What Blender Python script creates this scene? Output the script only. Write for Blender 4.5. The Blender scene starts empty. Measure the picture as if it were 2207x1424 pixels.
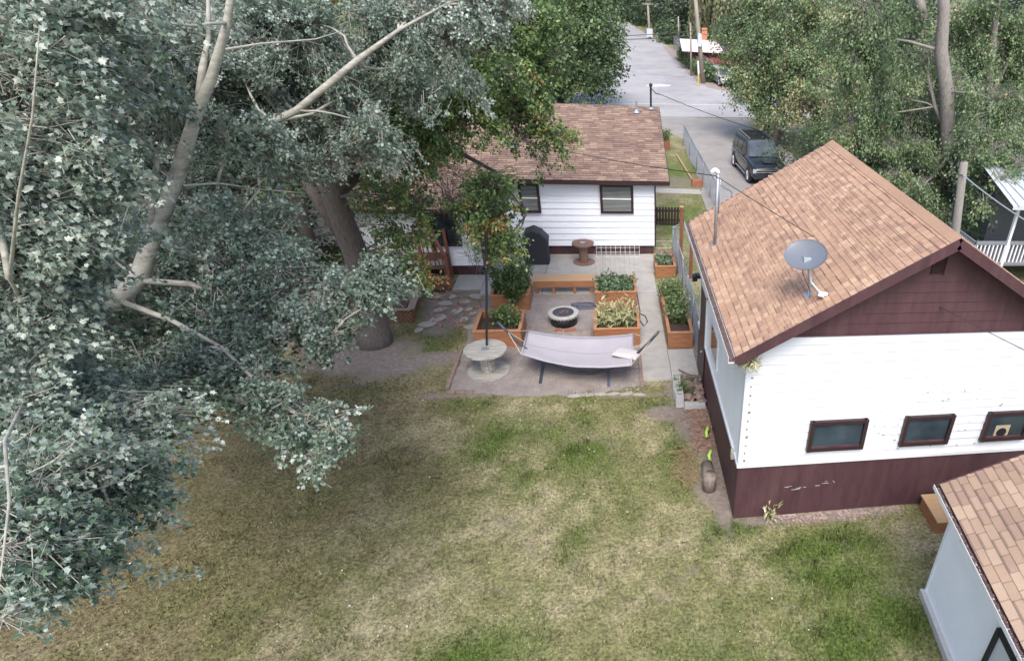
import bpy, math, random
import numpy as np
from mathutils import Vector, Matrix
random.seed(7); RG=np.random.default_rng(11)
S=bpy.context.scene; COL=S.collection
# ---------------- camera
F,CX,CY,TH,YAW,ROLL,H=1356.82,1570.5,844.74,.585,-.2074,.0736,9.3
_c,_s=math.cos(YAW),math.sin(YAW)
fw=Vector((-_s*math.cos(TH),_c*math.cos(TH),-math.sin(TH))); rt=Vector((_c,_s,0)); up=rt.cross(fw)
r_=rt*math.cos(ROLL)+up*math.sin(ROLL); u_=-rt*math.sin(ROLL)+up*math.cos(ROLL)
cd=bpy.data.cameras.new('camera'); cam=bpy.data.objects.new('camera',cd); COL.objects.link(cam)
cam.matrix_world=Matrix(((r_.x,u_.x,-fw.x,0),(r_.y,u_.y,-fw.y,0),(r_.z,u_.z,-fw.z,H),(0,0,0,1)))
cd.sensor_width=36; cd.lens=F/2207*36; cd.shift_x=-(CX-1103.5)/2207; cd.shift_y=(CY-712)/2207
cd.clip_end=3000; cd.clip_start=.1; S.camera=cam
# ---------------- sky, sun, exposure
W=bpy.data.worlds.new('World'); S.world=W; W.use_nodes=True
nt=W.node_tree; bg=nt.nodes['Background']; sk=nt.nodes.new('ShaderNodeTexSky'); sk.sky_type='NISHITA'; sk.sun_disc=False
SUN_EL,SUN_AZ=math.radians(55),math.radians(182)
sk.sun_elevation=SUN_EL; sk.sun_rotation=SUN_AZ; sk.air_density=1.0; sk.dust_density=3.0; sk.ozone_density=1.0
nt.links.new(sk.outputs[0],bg.inputs[0]); bg.inputs[1].default_value=.15
sl=bpy.data.lights.new('sun','SUN'); sl.energy=1.5; sl.angle=math.radians(32); sl.color=(1,.96,.9)
so=bpy.data.objects.new('sun',sl); COL.objects.link(so)
sd=Vector((math.sin(SUN_AZ)*math.cos(SUN_EL),math.cos(SUN_AZ)*math.cos(SUN_EL),math.sin(SUN_EL)))
so.rotation_euler=sd.to_track_quat('Z','Y').to_euler(); so.location=(0,-10,30)
S.view_settings.view_transform='Standard'; S.view_settings.look='None'; S.view_settings.exposure=1.0; S.view_settings.gamma=1
S.render.engine='CYCLES'
# ---------------- helpers
def at(px,py,y=None,z=None,d=None):
    v=r_*((px-CX)/F)-u_*((py-CY)/F)+fw
    t=y/v.y if y is not None else ((z-H)/v.z if z is not None else d/v.length)
    return Vector((0,0,H))+v*t
ORG={}
def root(name,label,cat,loc=(0,0,0),group=None,kind=None):
    o=bpy.data.objects.new(name,None); COL.objects.link(o); o.location=loc; o.empty_display_size=.2
    o['label']=label; o['category']=cat
    if group:o['group']=group
    ORG[o.name]=Vector(loc); return o
def tag(o,label,cat,group=None):
    o['label']=label;o['category']=cat
    if group:o['group']=group
    return o
def obj(name,me,mat,parent=None):
    o=bpy.data.objects.new(name,me); COL.objects.link(o); me.materials.append(mat)
    if parent: o.parent=parent
    return o
class MB:
    def __init__(s): s.v=[];s.f=[];s.uv={}
    def add(s,vs,fs,uvs=None):
        b=len(s.v); s.v+= [tuple(v) for v in vs]
        for i,f in enumerate(fs):
            if uvs: s.uv[len(s.f)]=uvs[i]
            s.f.append(tuple(b+k for k in f))
        return s
    def box(s,c,d,rz=0,tilt=None):
        x,y,z=[k/2 for k in d]; R=Matrix.Rotation(rz,3,'Z')
        if tilt: R=R@tilt
        vs=[R@Vector((a*x,b*y,e*z))+Vector(c) for a in(-1,1) for b in(-1,1) for e in(-1,1)]
        return s.add(vs,[(0,1,3,2),(4,6,7,5),(0,4,5,1),(2,3,7,6),(0,2,6,4),(1,5,7,3)])
    def bx(s,x0,x1,y0,y1,z0,z1): return s.box(((x0+x1)/2,(y0+y1)/2,(z0+z1)/2),(x1-x0,y1-y0,z1-z0))
    def beam(s,p,q,w,h=None,upv=(0,0,1)):
        h=h or w; p=Vector(p);q=Vector(q); d=(q-p).normalized(); a=d.cross(Vector(upv))
        if a.length<1e-3: a=d.cross(Vector((1,0,0)))
        a.normalize(); b=a.cross(d); vs=[]
        for e in(p,q):
            for i,j in((-1,-1),(1,-1),(1,1),(-1,1)): vs.append(e+a*w/2*i+b*h/2*j)
        return s.add(vs,[(0,1,2,3),(7,6,5,4),(0,4,5,1),(1,5,6,2),(2,6,7,3),(3,7,4,0)])
    def tube(s,pts,rad,n=8,cap=True):
        pts=[Vector(p) for p in pts]; m=len(pts)
        if not hasattr(rad,'__len__'): rad=[rad]*m
        vs=[];a=None
        for i,p in enumerate(pts):
            d=(pts[min(i+1,m-1)]-pts[max(i-1,0)]).normalized()
            if a is None:
                a=d.cross(Vector((0,0,1)))
                if a.length<1e-3:a=d.cross(Vector((1,0,0)))
            a=(a-d*a.dot(d)).normalized(); b=d.cross(a)
            for k in range(n):
                t=2*math.pi*k/n; vs.append(p+(a*math.cos(t)+b*math.sin(t))*rad[i])
        fs=[(i*n+k,i*n+(k+1)%n,(i+1)*n+(k+1)%n,(i+1)*n+k) for i in range(m-1) for k in range(n)]
        if cap: fs+=[tuple(range(n))[::-1],tuple((m-1)*n+k for k in range(n))]
        return s.add(vs,fs)
    def lathe(s,prof,c=(0,0,0),n=32,M=None):
        m=len(prof);vs=[]
        for r,z in prof:
            for k in range(n):
                t=2*math.pi*k/n;v=Vector((r*math.cos(t),r*math.sin(t),z))
                if M:v=M@v
                vs.append(v+Vector(c))
        fs=[(i*n+k,i*n+(k+1)%n,(i+1)*n+(k+1)%n,(i+1)*n+k) for i in range(m-1) for k in range(n)]
        if prof[0][0]>1e-4: fs.append(tuple(range(n))[::-1])
        if prof[-1][0]>1e-4: fs.append(tuple((m-1)*n+k for k in range(n)))
        return s.add(vs,fs)
    def prism(s,pts,z0,z1):
        n=len(pts);vs=[(x,y,z0) for x,y in pts]+[(x,y,z1) for x,y in pts]
        return s.add(vs,[tuple(range(n))[::-1],tuple(n+k for k in range(n))]+[(k,(k+1)%n,n+(k+1)%n,n+k) for k in range(n)])
    def quad(s,a,b,c,d,uv=None): return s.add([a,b,c,d],[(0,1,2,3)],[uv] if uv else None)
    def build(s,name,mat,parent=None,smooth=False,org=None,bevel=0):
        o0=Vector((0,0,0))
        if parent is not None: o0=ORG.get(parent.name,o0)
        if org is not None: o0=Vector(org)
        me=bpy.data.meshes.new(name); me.from_pydata([tuple(Vector(v)-o0) for v in s.v],[],s.f)
        if s.uv:
            uvl=me.uv_layers.new(name='UVMap')
            for i,p in enumerate(me.polygons):
                if i in s.uv:
                    for k,l in enumerate(p.loop_indices): uvl.data[l].uv=s.uv[i][k]
        if smooth: me.polygons.foreach_set('use_smooth',[True]*len(me.polygons))
        me.update()
        o=obj(name,me,mat,parent)
        if parent is None: o.location=o0
        ORG[o.name]=o0
        if bevel:
            b=o.modifiers.new('b','BEVEL');b.width=bevel;b.segments=2;b.limit_method='ANGLE'
        return o
def np_mesh(name,V,Fc,attrs=None,smooth=False):
    me=bpy.data.meshes.new(name);k=Fc.shape[1];n=len(Fc)
    me.vertices.add(len(V));me.vertices.foreach_set('co',np.asarray(V,np.float32).ravel())
    me.loops.add(n*k);me.loops.foreach_set('vertex_index',Fc.astype(np.int32).ravel())
    me.polygons.add(n);me.polygons.foreach_set('loop_start',np.arange(0,n*k,k,dtype=np.int32));me.polygons.foreach_set('loop_total',np.full(n,k,np.int32))
    if smooth:me.polygons.foreach_set('use_smooth',np.ones(n,bool))
    me.update(calc_edges=True)
    for a,d in (attrs or {}).items():
        if d.ndim==1: t=me.attributes.new(a,'FLOAT','POINT');t.data.foreach_set('value',d.astype(np.float32))
        else: t=me.attributes.new(a,'FLOAT_COLOR','POINT');t.data.foreach_set('color',d.astype(np.float32).ravel())
    return me
def copy_thing(rt_,loc,rz=0,sc=None,label=None):
    c=rt_.copy();COL.objects.link(c);c.location=loc;c.rotation_euler=(0,0,rz)
    if sc:c.scale=(sc,sc,sc) if not hasattr(sc,'__len__') else sc
    if label:c['label']=label
    for ch in [o for o in COL.objects if o.parent==rt_]:
        d=ch.copy();COL.objects.link(d);d.parent=c
        for g in [o for o in COL.objects if o.parent==ch]:
            e=g.copy();COL.objects.link(e);e.parent=d
    return c
# ---------------- materials
class NT:
    def __init__(s,name):
        s.m=bpy.data.materials.new(name);s.m.use_nodes=True;s.t=s.m.node_tree;s.b=s.t.nodes['Principled BSDF']
    def n(s,t,**k):
        x=s.t.nodes.new('ShaderNode'+t)
        for a,b in k.items():setattr(x,a,b)
        return x
    def l(s,a,b): s.t.links.new(a,b)
    def math(s,op,a,b=0,clamp=False):
        x=s.n('Math',operation=op,use_clamp=clamp)
        for i,v in enumerate((a,b)):
            if isinstance(v,(int,float)):x.inputs[i].default_value=v
            else:s.l(v,x.inputs[i])
        return x.outputs[0]
    def noise(s,scale,detail=4,rough=.6,co=None,dist=0):
        x=s.n('TexNoise');x.inputs['Scale'].default_value=scale;x.inputs['Detail'].default_value=detail;x.inputs['Roughness'].default_value=rough;x.inputs['Distortion'].default_value=dist
        if co is None: co=s.geo()
        s.l(co,x.inputs['Vector']);return x.outputs['Fac']
    def geo(s):
        return s.n('TexCoord').outputs['Object']
    def ramp(s,f,stops,interp='LINEAR'):
        x=s.n('ValToRGB');x.color_ramp.interpolation=interp;e=x.color_ramp.elements
        while len(e)<len(stops):e.new(.5)
        for i,(p,c) in enumerate(stops):e[i].position=p;e[i].color=(*c,1) if hasattr(c,'__len__') else (c,c,c,1)
        s.l(f,x.inputs[0]);return x.outputs[0]
    def mix(s,f,a,b,mode='MIX'):
        x=s.n('MixRGB',blend_type=mode)
        for i,v in enumerate((f,a,b)):
            if isinstance(v,(int,float)):x.inputs[i].default_value=v
            elif isinstance(v,tuple):x.inputs[i].default_value=(*v,1)
            else:s.l(v,x.inputs[i])
        return x.outputs[0]
    def bump(s,h,strength=.3,dist=.02):
        x=s.n('Bump');x.inputs['Strength'].default_value=strength;x.inputs['Distance'].default_value=dist;s.l(h,x.inputs['Height']);s.l(x.outputs[0],s.b.inputs['Normal'])
    def col(s,c): s.l(c,s.b.inputs['Base Color'])
    def rough(s,v): s.b.inputs['Roughness'].default_value=v
def plain(name,c,rough=.7,var=.25,scale=6,bump=.15,metal=0,stretch=None,spec=.5,dirt=None):
    t=NT(name);t.rough(rough);t.b.inputs['Metallic'].default_value=metal;t.b.inputs['Specular IOR Level'].default_value=spec
    co=t.geo()
    if stretch:
        mp=t.n('Mapping');mp.inputs['Scale'].default_value=stretch;t.l(co,mp.inputs[0]);co=mp.outputs[0]
    f=t.noise(scale,5,.65,co)
    a=tuple(k*(1-var) for k in c);b=tuple(min(1,k*(1+var)) for k in c)
    cc=t.ramp(f,[(.25,a),(.75,b)])
    if dirt:
        g=t.noise(scale*.35,6,.7,co);cc=t.mix(t.ramp(g,[(.5,0.),(.72,1.)]),cc,dirt)
    t.col(cc)
    if bump:t.bump(f,bump,.01)
    return t.m
def shingle(name,cols,tab=.2,row=.14):
    t=NT(name);t.rough(.9);t.b.inputs['Specular IOR Level'].default_value=.2
    uv=t.n('UVMap').outputs[0];sp=t.n('SeparateXYZ');t.l(uv,sp.inputs[0])
    r=t.math('FLOOR',t.math('DIVIDE',sp.outputs[1],row))
    w=t.n('TexWhiteNoise',noise_dimensions='1D');t.l(r,w.inputs['W'])
    u=t.math('ADD',t.math('DIVIDE',sp.outputs[0],tab),t.math('MULTIPLY',w.outputs[0],7.3))
    cell=t.math('FLOOR',u);cb=t.n('CombineXYZ');t.l(cell,cb.inputs[0]);t.l(r,cb.inputs[1])
    w2=t.n('TexWhiteNoise',noise_dimensions='3D');t.l(cb.outputs[0],w2.inputs['Vector'])
    n=len(cols);c=t.ramp(w2.outputs['Value'],[(i/n,k) for i,k in enumerate(cols)],'CONSTANT')
    fr=t.math('FRACT',u)
    edge=t.math('LESS_THAN',fr,.07)
    fv=t.math('FRACT',t.math('DIVIDE',sp.outputs[1],row))
    c=t.mix(t.math('MULTIPLY',edge,.45),c,tuple(k*.35 for k in cols[0]))
    # tooth shadow line of laminated shingle: cut-outs between tabs
    w3=t.math('GREATER_THAN',w2.outputs['Value'],.55)
    c=t.mix(t.math('MULTIPLY',t.math('MULTIPLY',t.math('LESS_THAN',fv,.22),w3),.5),c,tuple(k*.35 for k in cols[0]))
    c=t.mix(t.math('MULTIPLY',t.math('LESS_THAN',fv,.08),.12),c,tuple(k*.35 for k in cols[0]))
    g=t.noise(160,2,.6);c=t.mix(.35,c,t.ramp(g,[(.3,.25),(.7,.9)]),'OVERLAY')
    g2=t.noise(.7,3,.5);c=t.mix(.25,c,t.ramp(g2,[(.3,.3),(.7,.75)]),'OVERLAY')
    t.col(c);t.bump(t.math('ADD',t.math('MULTIPLY',w3,1.),g),.6,.008);return t.m
def leafmat(name,stops,back=None,rough=.5,trans=.12):
    t=NT(name);t.rough(rough);a=t.n('Attribute',attribute_name='tint');c=t.ramp(a.outputs['Fac'],stops)
    if back:
        g=t.n('NewGeometry');c=t.mix(g.outputs['Backfacing'],c,back)
    t.col(c);t.b.inputs['Specular IOR Level'].default_value=.45
    tr=t.n('BsdfTranslucent');t.l(c,tr.inputs[0]);mx=t.n('MixShader');mx.inputs[0].default_value=trans
    t.l(t.b.outputs[0],mx.inputs[1]);t.l(tr.outputs[0],mx.inputs[2]);t.l(mx.outputs[0],t.t.nodes['Material Output'].inputs[0])
    return t.m
WHITE=plain('white_paint',(.7,.72,.77),.6,.05,1.2,.05,dirt=(.66,.66,.66))
WHITE2=plain('white_skylit',(.84,.88,.95),.8,.05,1.5,.1)  # wall white made lighter and bluer: skylight on shaded walls put into the colour
BROWN=plain('brown_paint',(.07,.03,.036),.65,.35,2.0,.25,stretch=(3,3,.6),dirt=(.095,.05,.052))
TRIM=plain('dark_brown_trim',(.035,.017,.018),.5,.2,5)
SHED_SH=shingle('tan_shingles',[(.32,.225,.165),(.36,.255,.185),(.41,.3,.22),(.33,.23,.175),(.38,.27,.2),(.3,.205,.16)],.3,.145)
GAR_SH=shingle('orange_tan_shingles',[(.40,.255,.175),(.435,.28,.195),(.38,.24,.17),(.48,.325,.225),(.42,.265,.185),(.34,.215,.16)],.165,.13)
HOU_SH=shingle('brown_shingles',[(.22,.15,.12),(.25,.175,.14),(.2,.135,.11),(.3,.22,.165),(.235,.16,.125),(.18,.12,.1)],.3,.14)
ORANGE=plain('stained_cedar',(.33,.145,.07),.65,.3,3,.2,stretch=(1,1,12),dirt=(.2,.085,.04))
PLY=plain('plywood_top',(.45,.29,.16),.75,.12,2,.1,stretch=(2,14,1))
SOIL=plain('soil',(.07,.045,.035),.95,.5,25,.8)
CONC=plain('concrete',(.38,.36,.33),.85,.12,3,.15,dirt=(.29,.28,.27))
CONC2=plain('concrete_block',(.42,.42,.42),.9,.1,12,.2)
SPOOLW=plain('weathered_spool_wood',(.40,.38,.34),.85,.5,3.5,.4,stretch=(1.0,18,6),dirt=(.17,.14,.11))
SPOOLB=plain('brown_spool_wood',(.2,.12,.09),.8,.3,3.5,.3,stretch=(1,14,1))
BLACKM=plain('black_metal',(.015,.015,.02),.45,.2,10,0)
GREYM=plain('galvanised_steel',(.38,.41,.45),.4,.12,10,.02,metal=.6)
LINK=plain('chain_link_wire',(.3,.33,.36),.5,.1,10,0,metal=.4)
WHITEM=plain('white_metal',(.75,.75,.78),.4,.05,5,0)
CANVAS=plain('hammock_canvas',(.39,.365,.40),.85,.06,2,.05)
ROPE=plain('rope',(.55,.5,.42),.9,.1,20,0)
BARK=plain('grey_bark',(.13,.11,.1),.95,.45,9,.9,stretch=(3,3,.6))
EBARK=plain('elm_bark',(.25,.225,.205),.95,.4,7,.9,stretch=(3,3,.6))
PBARK=plain('poplar_bark',(.36,.35,.3),.85,.35,6,.5,stretch=(1,1,3),dirt=(.14,.13,.11))
TWIG=plain('twig_bark',(.2,.17,.14),.9,.3,5,0)
DECKW=plain('red_brown_deck_wood',(.12,.065,.05),.8,.3,4,.2,stretch=(14,1,1))
LATT=plain('lattice_wood',(.22,.11,.07),.8,.3,5,.1)
BRICK=plain('red_brick',(.33,.12,.08),.9,.3,12,.3)
STONE=plain('flagstone',(.36,.33,.29),.9,.2,6,.3)
ROCKM=plain('reddish_rock',(.24,.17,.15),.95,.4,9,.6)
CLOTH=plain('black_grill_cover',(.025,.027,.035),.6,.2,6,.3)
_t=NT('pale_asphalt');_t.rough(.85);_g=_t.noise(.22,6,.7);_c=_t.ramp(_g,[(.3,(.27,.26,.265)),(.5,(.35,.34,.345)),(.7,(.42,.41,.415))])
_v=_t.n('TexVoronoi',feature='DISTANCE_TO_EDGE');_v.inputs['Scale'].default_value=.16;_d=_t.n('VectorMath',operation='ADD');_t.l(_t.geo(),_d.inputs[0]);_nn=_t.n('TexNoise');_nn.inputs['Scale'].default_value=.8;_t.l(_t.geo(),_nn.inputs['Vector']);_t.l(_nn.outputs['Color'],_d.inputs[1]);_t.l(_d.outputs[0],_v.inputs['Vector'])
_c=_t.mix(_t.math('MULTIPLY',_t.math('LESS_THAN',_v.outputs['Distance'],.006),.25),_c,(.15,.145,.15));_c=_t.mix(.4,_c,_t.ramp(_t.noise(12,5,.8),[(.3,.3),(.7,.7)]),'OVERLAY');_t.col(_c);ASPH=_t.m
LIME=plain('lime_plastic',(.42,.62,.1),.4,.1,6,0)
GUT=plain('gutter_debris',(.12,.08,.07),.95,.6,30,.8)
def glass(name,c,r=.06,s=.6):
    t=NT(name);t.rough(r);t.b.inputs['Specular IOR Level'].default_value=s
    f=t.noise(1.4,3,.5);t.col(t.ramp(f,[(.3,tuple(k*.55 for k in c)),(.7,tuple(k*1.5 for k in c))]));return t.m
HWHITE=plain('house_white',(.8,.83,.9),.55,.03,1.5,.02)
GLASS=glass('dark_window_glass',(.035,.05,.06))
BLIND=plain('window_blinds',(.33,.34,.33),.5,.1,3,0)
# ---------------- value noise
_ng={}
def vnoise(x,y,sc,seed=0):
    g=_ng.setdefault(seed,np.random.default_rng(100+seed).random((257,257)))
    X=x*sc+37.3*seed;Y=y*sc+11.7*seed;xi=np.floor(X).astype(int);yi=np.floor(Y).astype(int);fx=X-xi;fy=Y-yi
    fx=fx*fx*(3-2*fx);fy=fy*fy*(3-2*fy);a=g[xi%256,yi%256];b=g[(xi+1)%256,yi%256];c=g[xi%256,(yi+1)%256];d=g[(xi+1)%256,(yi+1)%256]
    return a*(1-fx)*(1-fy)+b*fx*(1-fy)+c*(1-fx)*fy+d*fx*fy
def fbm(x,y,sc,seed=0,o=4):
    s=0;t=0;a=1
    for k in range(o): s=s+a*vnoise(x,y,sc*2**k,seed+k);t+=a;a*=.55
    return s/t
def blob(x,y,cx,cy,rx,ry,ang=0,soft=.5):
    c,s=math.cos(ang),math.sin(ang);u=((x-cx)*c+(y-cy)*s)/rx;v=(-(x-cx)*s+(y-cy)*c)/ry
    n=(fbm(x,y,1.3,20)-.5)*1.0
    return np.clip((1-np.sqrt(u*u+v*v)+n)/soft,0,1)
def ground_tone(x,y):
    n1=fbm(x,y,.45,1);n2=fbm(x,y,1.6,5)
    green=np.clip((n1-.56)*2.5+(n2-.5)*1.6+.08,0,1)
    for b in [(-2.6,12.3,1.9,1.0),(-1.0,11.5,1.5,.9),(-2.6,6.5,1.5,1.1),(4.6,6.6,1.3,1.6),(3.6,8.1,2.6,.7),(-6.3,10.2,1.2,.5,.5),(-7.4,8.2,1.4,.5,.8),(-6.6,14.3,1.2,.7),(3.9,7.2,2.4,1.5,.2),(3.2,5.2,2.6,1.3),(2.2,8.9,1.2,.7),(1.2,11.2,.6,1.7),(-5.2,16.6,.8,1.7),(3.4,35,2,5),(3,27.5,2,3.5),(3.5,6,2,2),(1.0,13.2,1,.4)]:
        green=np.maximum(green,blob(x,y,*b,soft=.9)*1.0)
    dry=np.clip((fbm(x,y,.7,9)-.5)*2.4+.38+(fbm(x,y,3.1,15)-.5)*2.4,0,1)
    dry=np.maximum(dry,blob(x,y,-1.2,8.8,3.2,2.6,soft=1.2)*.6)
    dirt=np.zeros_like(x)
    for b in [(-6.7,16.1,2.0,1.3),(-5.0,16.0,1.0,.55),(1.1,12.95,.75,.4),(.5,13.8,1.6,.12),(3.8,9.0,2.1,.22),(2.0,12.0,.42,1.5),(-3.4,14.1,1.6,.15),(1.9,10.2,.45,.9),(-8.5,17.6,2.5,1.0),(2.05,10.7,.3,2.5),(-5.1,19,1.0,2),(2.0,16,.9,6)]:
        dirt=np.maximum(dirt,blob(x,y,*b,soft=.55))
    dirt=np.maximum(dirt,np.clip((fbm(x,y,2.3,30)-.7)*8,0,1)*.4)
    far=np.clip((y-26)/6,0,1)
    dirt=np.maximum(dirt,far*np.clip((fbm(x,y,.3,40)-.55)*6,0,1)*.6)
    brown=np.clip(1.15-np.hypot((x+8.5)/5.0,(y-12)/8.0),0,1)*1.2;green=green*np.clip(1.1-brown*1.0,.2,1)
    return green,dry,dirt,np.clip(brown+ (fbm(x,y,1.1,50)-.5)*1.1*(brown>.05),0,.8)
def axis(segs):
    o=[]
    for a,b,s in segs:o+=list(np.arange(a,b,s))
    return np.array(o+[segs[-1][1]])
xs=axis([(-500,-60,40),(-60,-16,2),(-16,9,.11),(9,60,1.5),(60,500,40)]);ys=axis([(-60,2,4),(2,24,.11),(24,60,.5),(60,200,4),(200,900,50)])
gx,gy=np.meshgrid(xs,ys);gz=(fbm(gx,gy,.35,60)-.5)*.05*((gy<20)&(gy>2)&(np.abs(gx)<18))-.012
nx,ny=len(xs),len(ys);idx=np.arange(nx*ny).reshape(ny,nx)
FQ=np.stack([idx[:-1,:-1],idx[:-1,1:],idx[1:,1:],idx[1:,:-1]],-1).reshape(-1,4)
g_,d_,di_,br_=ground_tone(gx.ravel(),gy.ravel())
me=np_mesh('ground',np.stack([gx.ravel(),gy.ravel(),gz.ravel()],1),FQ,{'tone':np.stack([g_,d_,di_,br_],1)},True)
LAWN_A=dict(green=(.095,.135,.035),olive=(.18,.178,.08),dry=(.305,.272,.165),brown=(.15,.122,.068),dirt=(.26,.215,.19))
def lawnmat(name,tex=True):
    t=NT(name);t.rough(.95);t.b.inputs['Specular IOR Level'].default_value=.15
    a=t.n('Attribute',attribute_name='tone');sp=t.n('SeparateColor');t.l(a.outputs['Color'],sp.inputs[0]);L=LAWN_A
    c=t.mix(sp.outputs[1],L['olive'],L['dry']);c=t.mix(a.outputs['Alpha'],c,L['brown']);c=t.mix(sp.outputs[0],c,L['green'])
    if tex:
        f=t.noise(16,6,.8);c=t.mix(.9,c,t.ramp(f,[(.32,.05),(.5,.5),(.68,.95)]),'OVERLAY')
        f2=t.noise(3.2,6,.75);c=t.mix(.6,c,t.ramp(f2,[(.3,.25),(.7,.75)]),'OVERLAY')
        c=t.mix(sp.outputs[2],c,t.ramp(t.noise(9,6,.7),[(.3,tuple(k*.62 for k in L['dirt'])),(.7,tuple(k*1.25 for k in L['dirt']))]))
        t.bump(f,.8,.04)
    else:
        b=t.n('Attribute',attribute_name='tint');c=t.mix(.85,c,t.ramp(b.outputs['Fac'],[(0,.08),(.5,.5),(1,1.)]),'OVERLAY')
    t.col(c);return t.m
g=obj('ground',me,lawnmat('lawn'));g['kind']='structure'
# grass blades on the near lawn
def grass():
    N=260000;x=RG.uniform(-12,7.5,N);y=RG.uniform(4,18.2,N)
    gr,dr,dt,br=ground_tone(x,y)
    keep=(dt<.45)&~((x>-4.4)&(x<2.3)&(y>14.05))&~((x>2.1)&(y>9.1))&~((x>5.25)&(y<7.4))&(RG.random(N)<(.45+.55*gr))
    x,y,gr,dr,dt,br=[k[keep] for k in (x,y,gr,dr,dt,br)];N=len(x)
    h=RG.uniform(.02,.055,N)*(.7+.7*gr)*(1+1.6*np.clip((fbm(x,y,2.6,90)-.55)*6,0,1));w=RG.uniform(.007,.016,N);a=RG.uniform(0,6.28,N)
    le=RG.uniform(-.03,.03,(N,2));z0=np.full(N,-.01)
    V=np.zeros((N,3,3));V[:,0]=np.stack([x-np.cos(a)*w,y-np.sin(a)*w,z0],1);V[:,1]=np.stack([x+np.cos(a)*w,y+np.sin(a)*w,z0],1);V[:,2]=np.stack([x+le[:,0],y+le[:,1],z0+h],1)
    T=np.repeat(np.stack([gr,dr,dt,br],1),3,0);tn=np.repeat(np.clip(RG.normal(.5,.24,N)+(fbm(x,y,5.,70)-.5)*1.1,0,1),3)
    o=obj('grass',np_mesh('grass',V.reshape(-1,3),np.arange(3*N).reshape(-1,3),{'tone':T,'tint':tn}),lawnmat('grass_blades',False));o['kind']='stuff';tag(o,'short patchy lawn grass, green and straw coloured, around the yard','grass')
grass()
def sheet(name,pts,z,mat,kind='structure'):
    o=MB().prism(pts,z-.03,z).build(name,mat);o['kind']=kind;return o
def rough_poly(pts,step=.25,amp=.12):
    out=[]
    for i in range(len(pts)):
        a=Vector(pts[i]);b=Vector(pts[(i+1)%len(pts)]);n=max(1,int((b-a).length/step));d=(b-a).normalized();pe=Vector((-d.y,d.x))
        for k in range(n): out.append(tuple(a+(b-a)*k/n+pe*random.uniform(-amp,amp)))
    return out
GRAV=NT('fire_pit_gravel');GRAV.rough(.95);_f=GRAV.noise(55,5,.8);_g=GRAV.noise(2.2,5,.7)
GRAV.col(GRAV.mix(.7,GRAV.ramp(_g,[(.3,(.25,.21,.195)),(.7,(.38,.335,.315))]),GRAV.ramp(_f,[(.3,.15),(.7,.85)]),'OVERLAY'));GRAV.bump(_f,.9,.03)
sheet('gravel_area',rough_poly([(-4.25,14.35),(-2.6,14.0),(-.6,13.85),(.66,14.3),(.66,20.0),(-4.2,20.0),(-4.3,17.4)],.2,.06),.012,GRAV.m)
DRV=NT('driveway_gravel');DRV.rough(.95);_f=DRV.noise(30,5,.8);_g=DRV.noise(.6,5,.7)
DRV.col(DRV.mix(.5,DRV.ramp(_g,[(.3,(.235,.215,.2)),(.7,(.33,.31,.3))]),DRV.ramp(_f,[(.3,.2),(.7,.8)]),'OVERLAY'));DRV.bump(_f,.5,.02)
sheet('driveway',rough_poly([(4.35,17),(11.2,17),(11.4,42),(10.2,49.5),(11.5,51.7),(2.6,50.9),(3.6,46.5),(5.0,43.5),(4.55,32)],.8,.15),.008,DRV.m)
sheet('street',[(-200,26),(-60,43),(-2.1,50.5),(3.8,51.2),(10,52.0),(70,60),(200,77),(200,88),(70,70.5),(14,62.9),(11.3,63.6),(3.2,61.8),(-3,60.8),(-60,53),(-200,36)],.0,ASPH)
sheet('side_road',[(-1.5,60.9),(11.4,63.4),(10.9,70),(10.0,85),(9.0,104),(5.9,134),(2.5,180),(-2,250),(-8,250),(-3.5,180),(-.5,134),(1,104),(2,85)],.004,ASPH)
PAINT=plain('worn_white_road_paint',(.5,.5,.52),.8,.1,2,0)
sheet('street_edge_line',[(-30,51.6),(4.4,56.4),(40,60.9),(40,61.1),(4.4,56.65),(-30,51.8)],.008,PAINT)
# puddle of pale patched asphalt in the junction
sheet('road_patch',[(3.7,65.8),(4.6,65.4),(6.0,66.2),(6.2,67.0),(5.2,67.4),(4.0,66.9)],.012,plain('pale_patch',(.6,.6,.6),.4,.1,2,0))
DIRTM=plain('roadside_dirt',(.3,.24,.215),.95,.2,1.5,.3)
sheet('roadside_dirt',rough_poly([(8.9,70),(9.6,66),(12.5,63.8),(24,65.6),(24,69),(12.6,71.5),(11.2,85),(10.2,100),(8.2,104),(8.6,85)],1.2,.35),.012,DIRTM)
sheet('sidewalk',[(1.7,31.75),(4.5,31.55),(4.5,32.35),(1.7,32.5)],.02,CONC)
def slab_set(name,rects,z=.03):
    m=MB()
    for x0,x1,y0,y1 in rects: m.bx(x0,x1,y0,y1,-.05,z+random.uniform(-.002,.004))
    o=m.build(name,CONC);o['kind']='structure'
slab_set('walkway',[(.67,1.44,y,y+1.37) for y in (14.45,15.83,17.21,18.59)]+[(1.455,2.2,14.45,16.05)])
slab_set('patio',[(-4.38,-2.4,20.0,21.75),(-2.38,-.4,20.0,21.75),(-.38,1.43,20.0,21.75),(-4.38,-2.4,21.77,23.52),(-2.38,-.4,21.77,23.52),(-.38,1.62,21.77,23.52),(-5.3,-4.4,20.45,21.65)])
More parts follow.
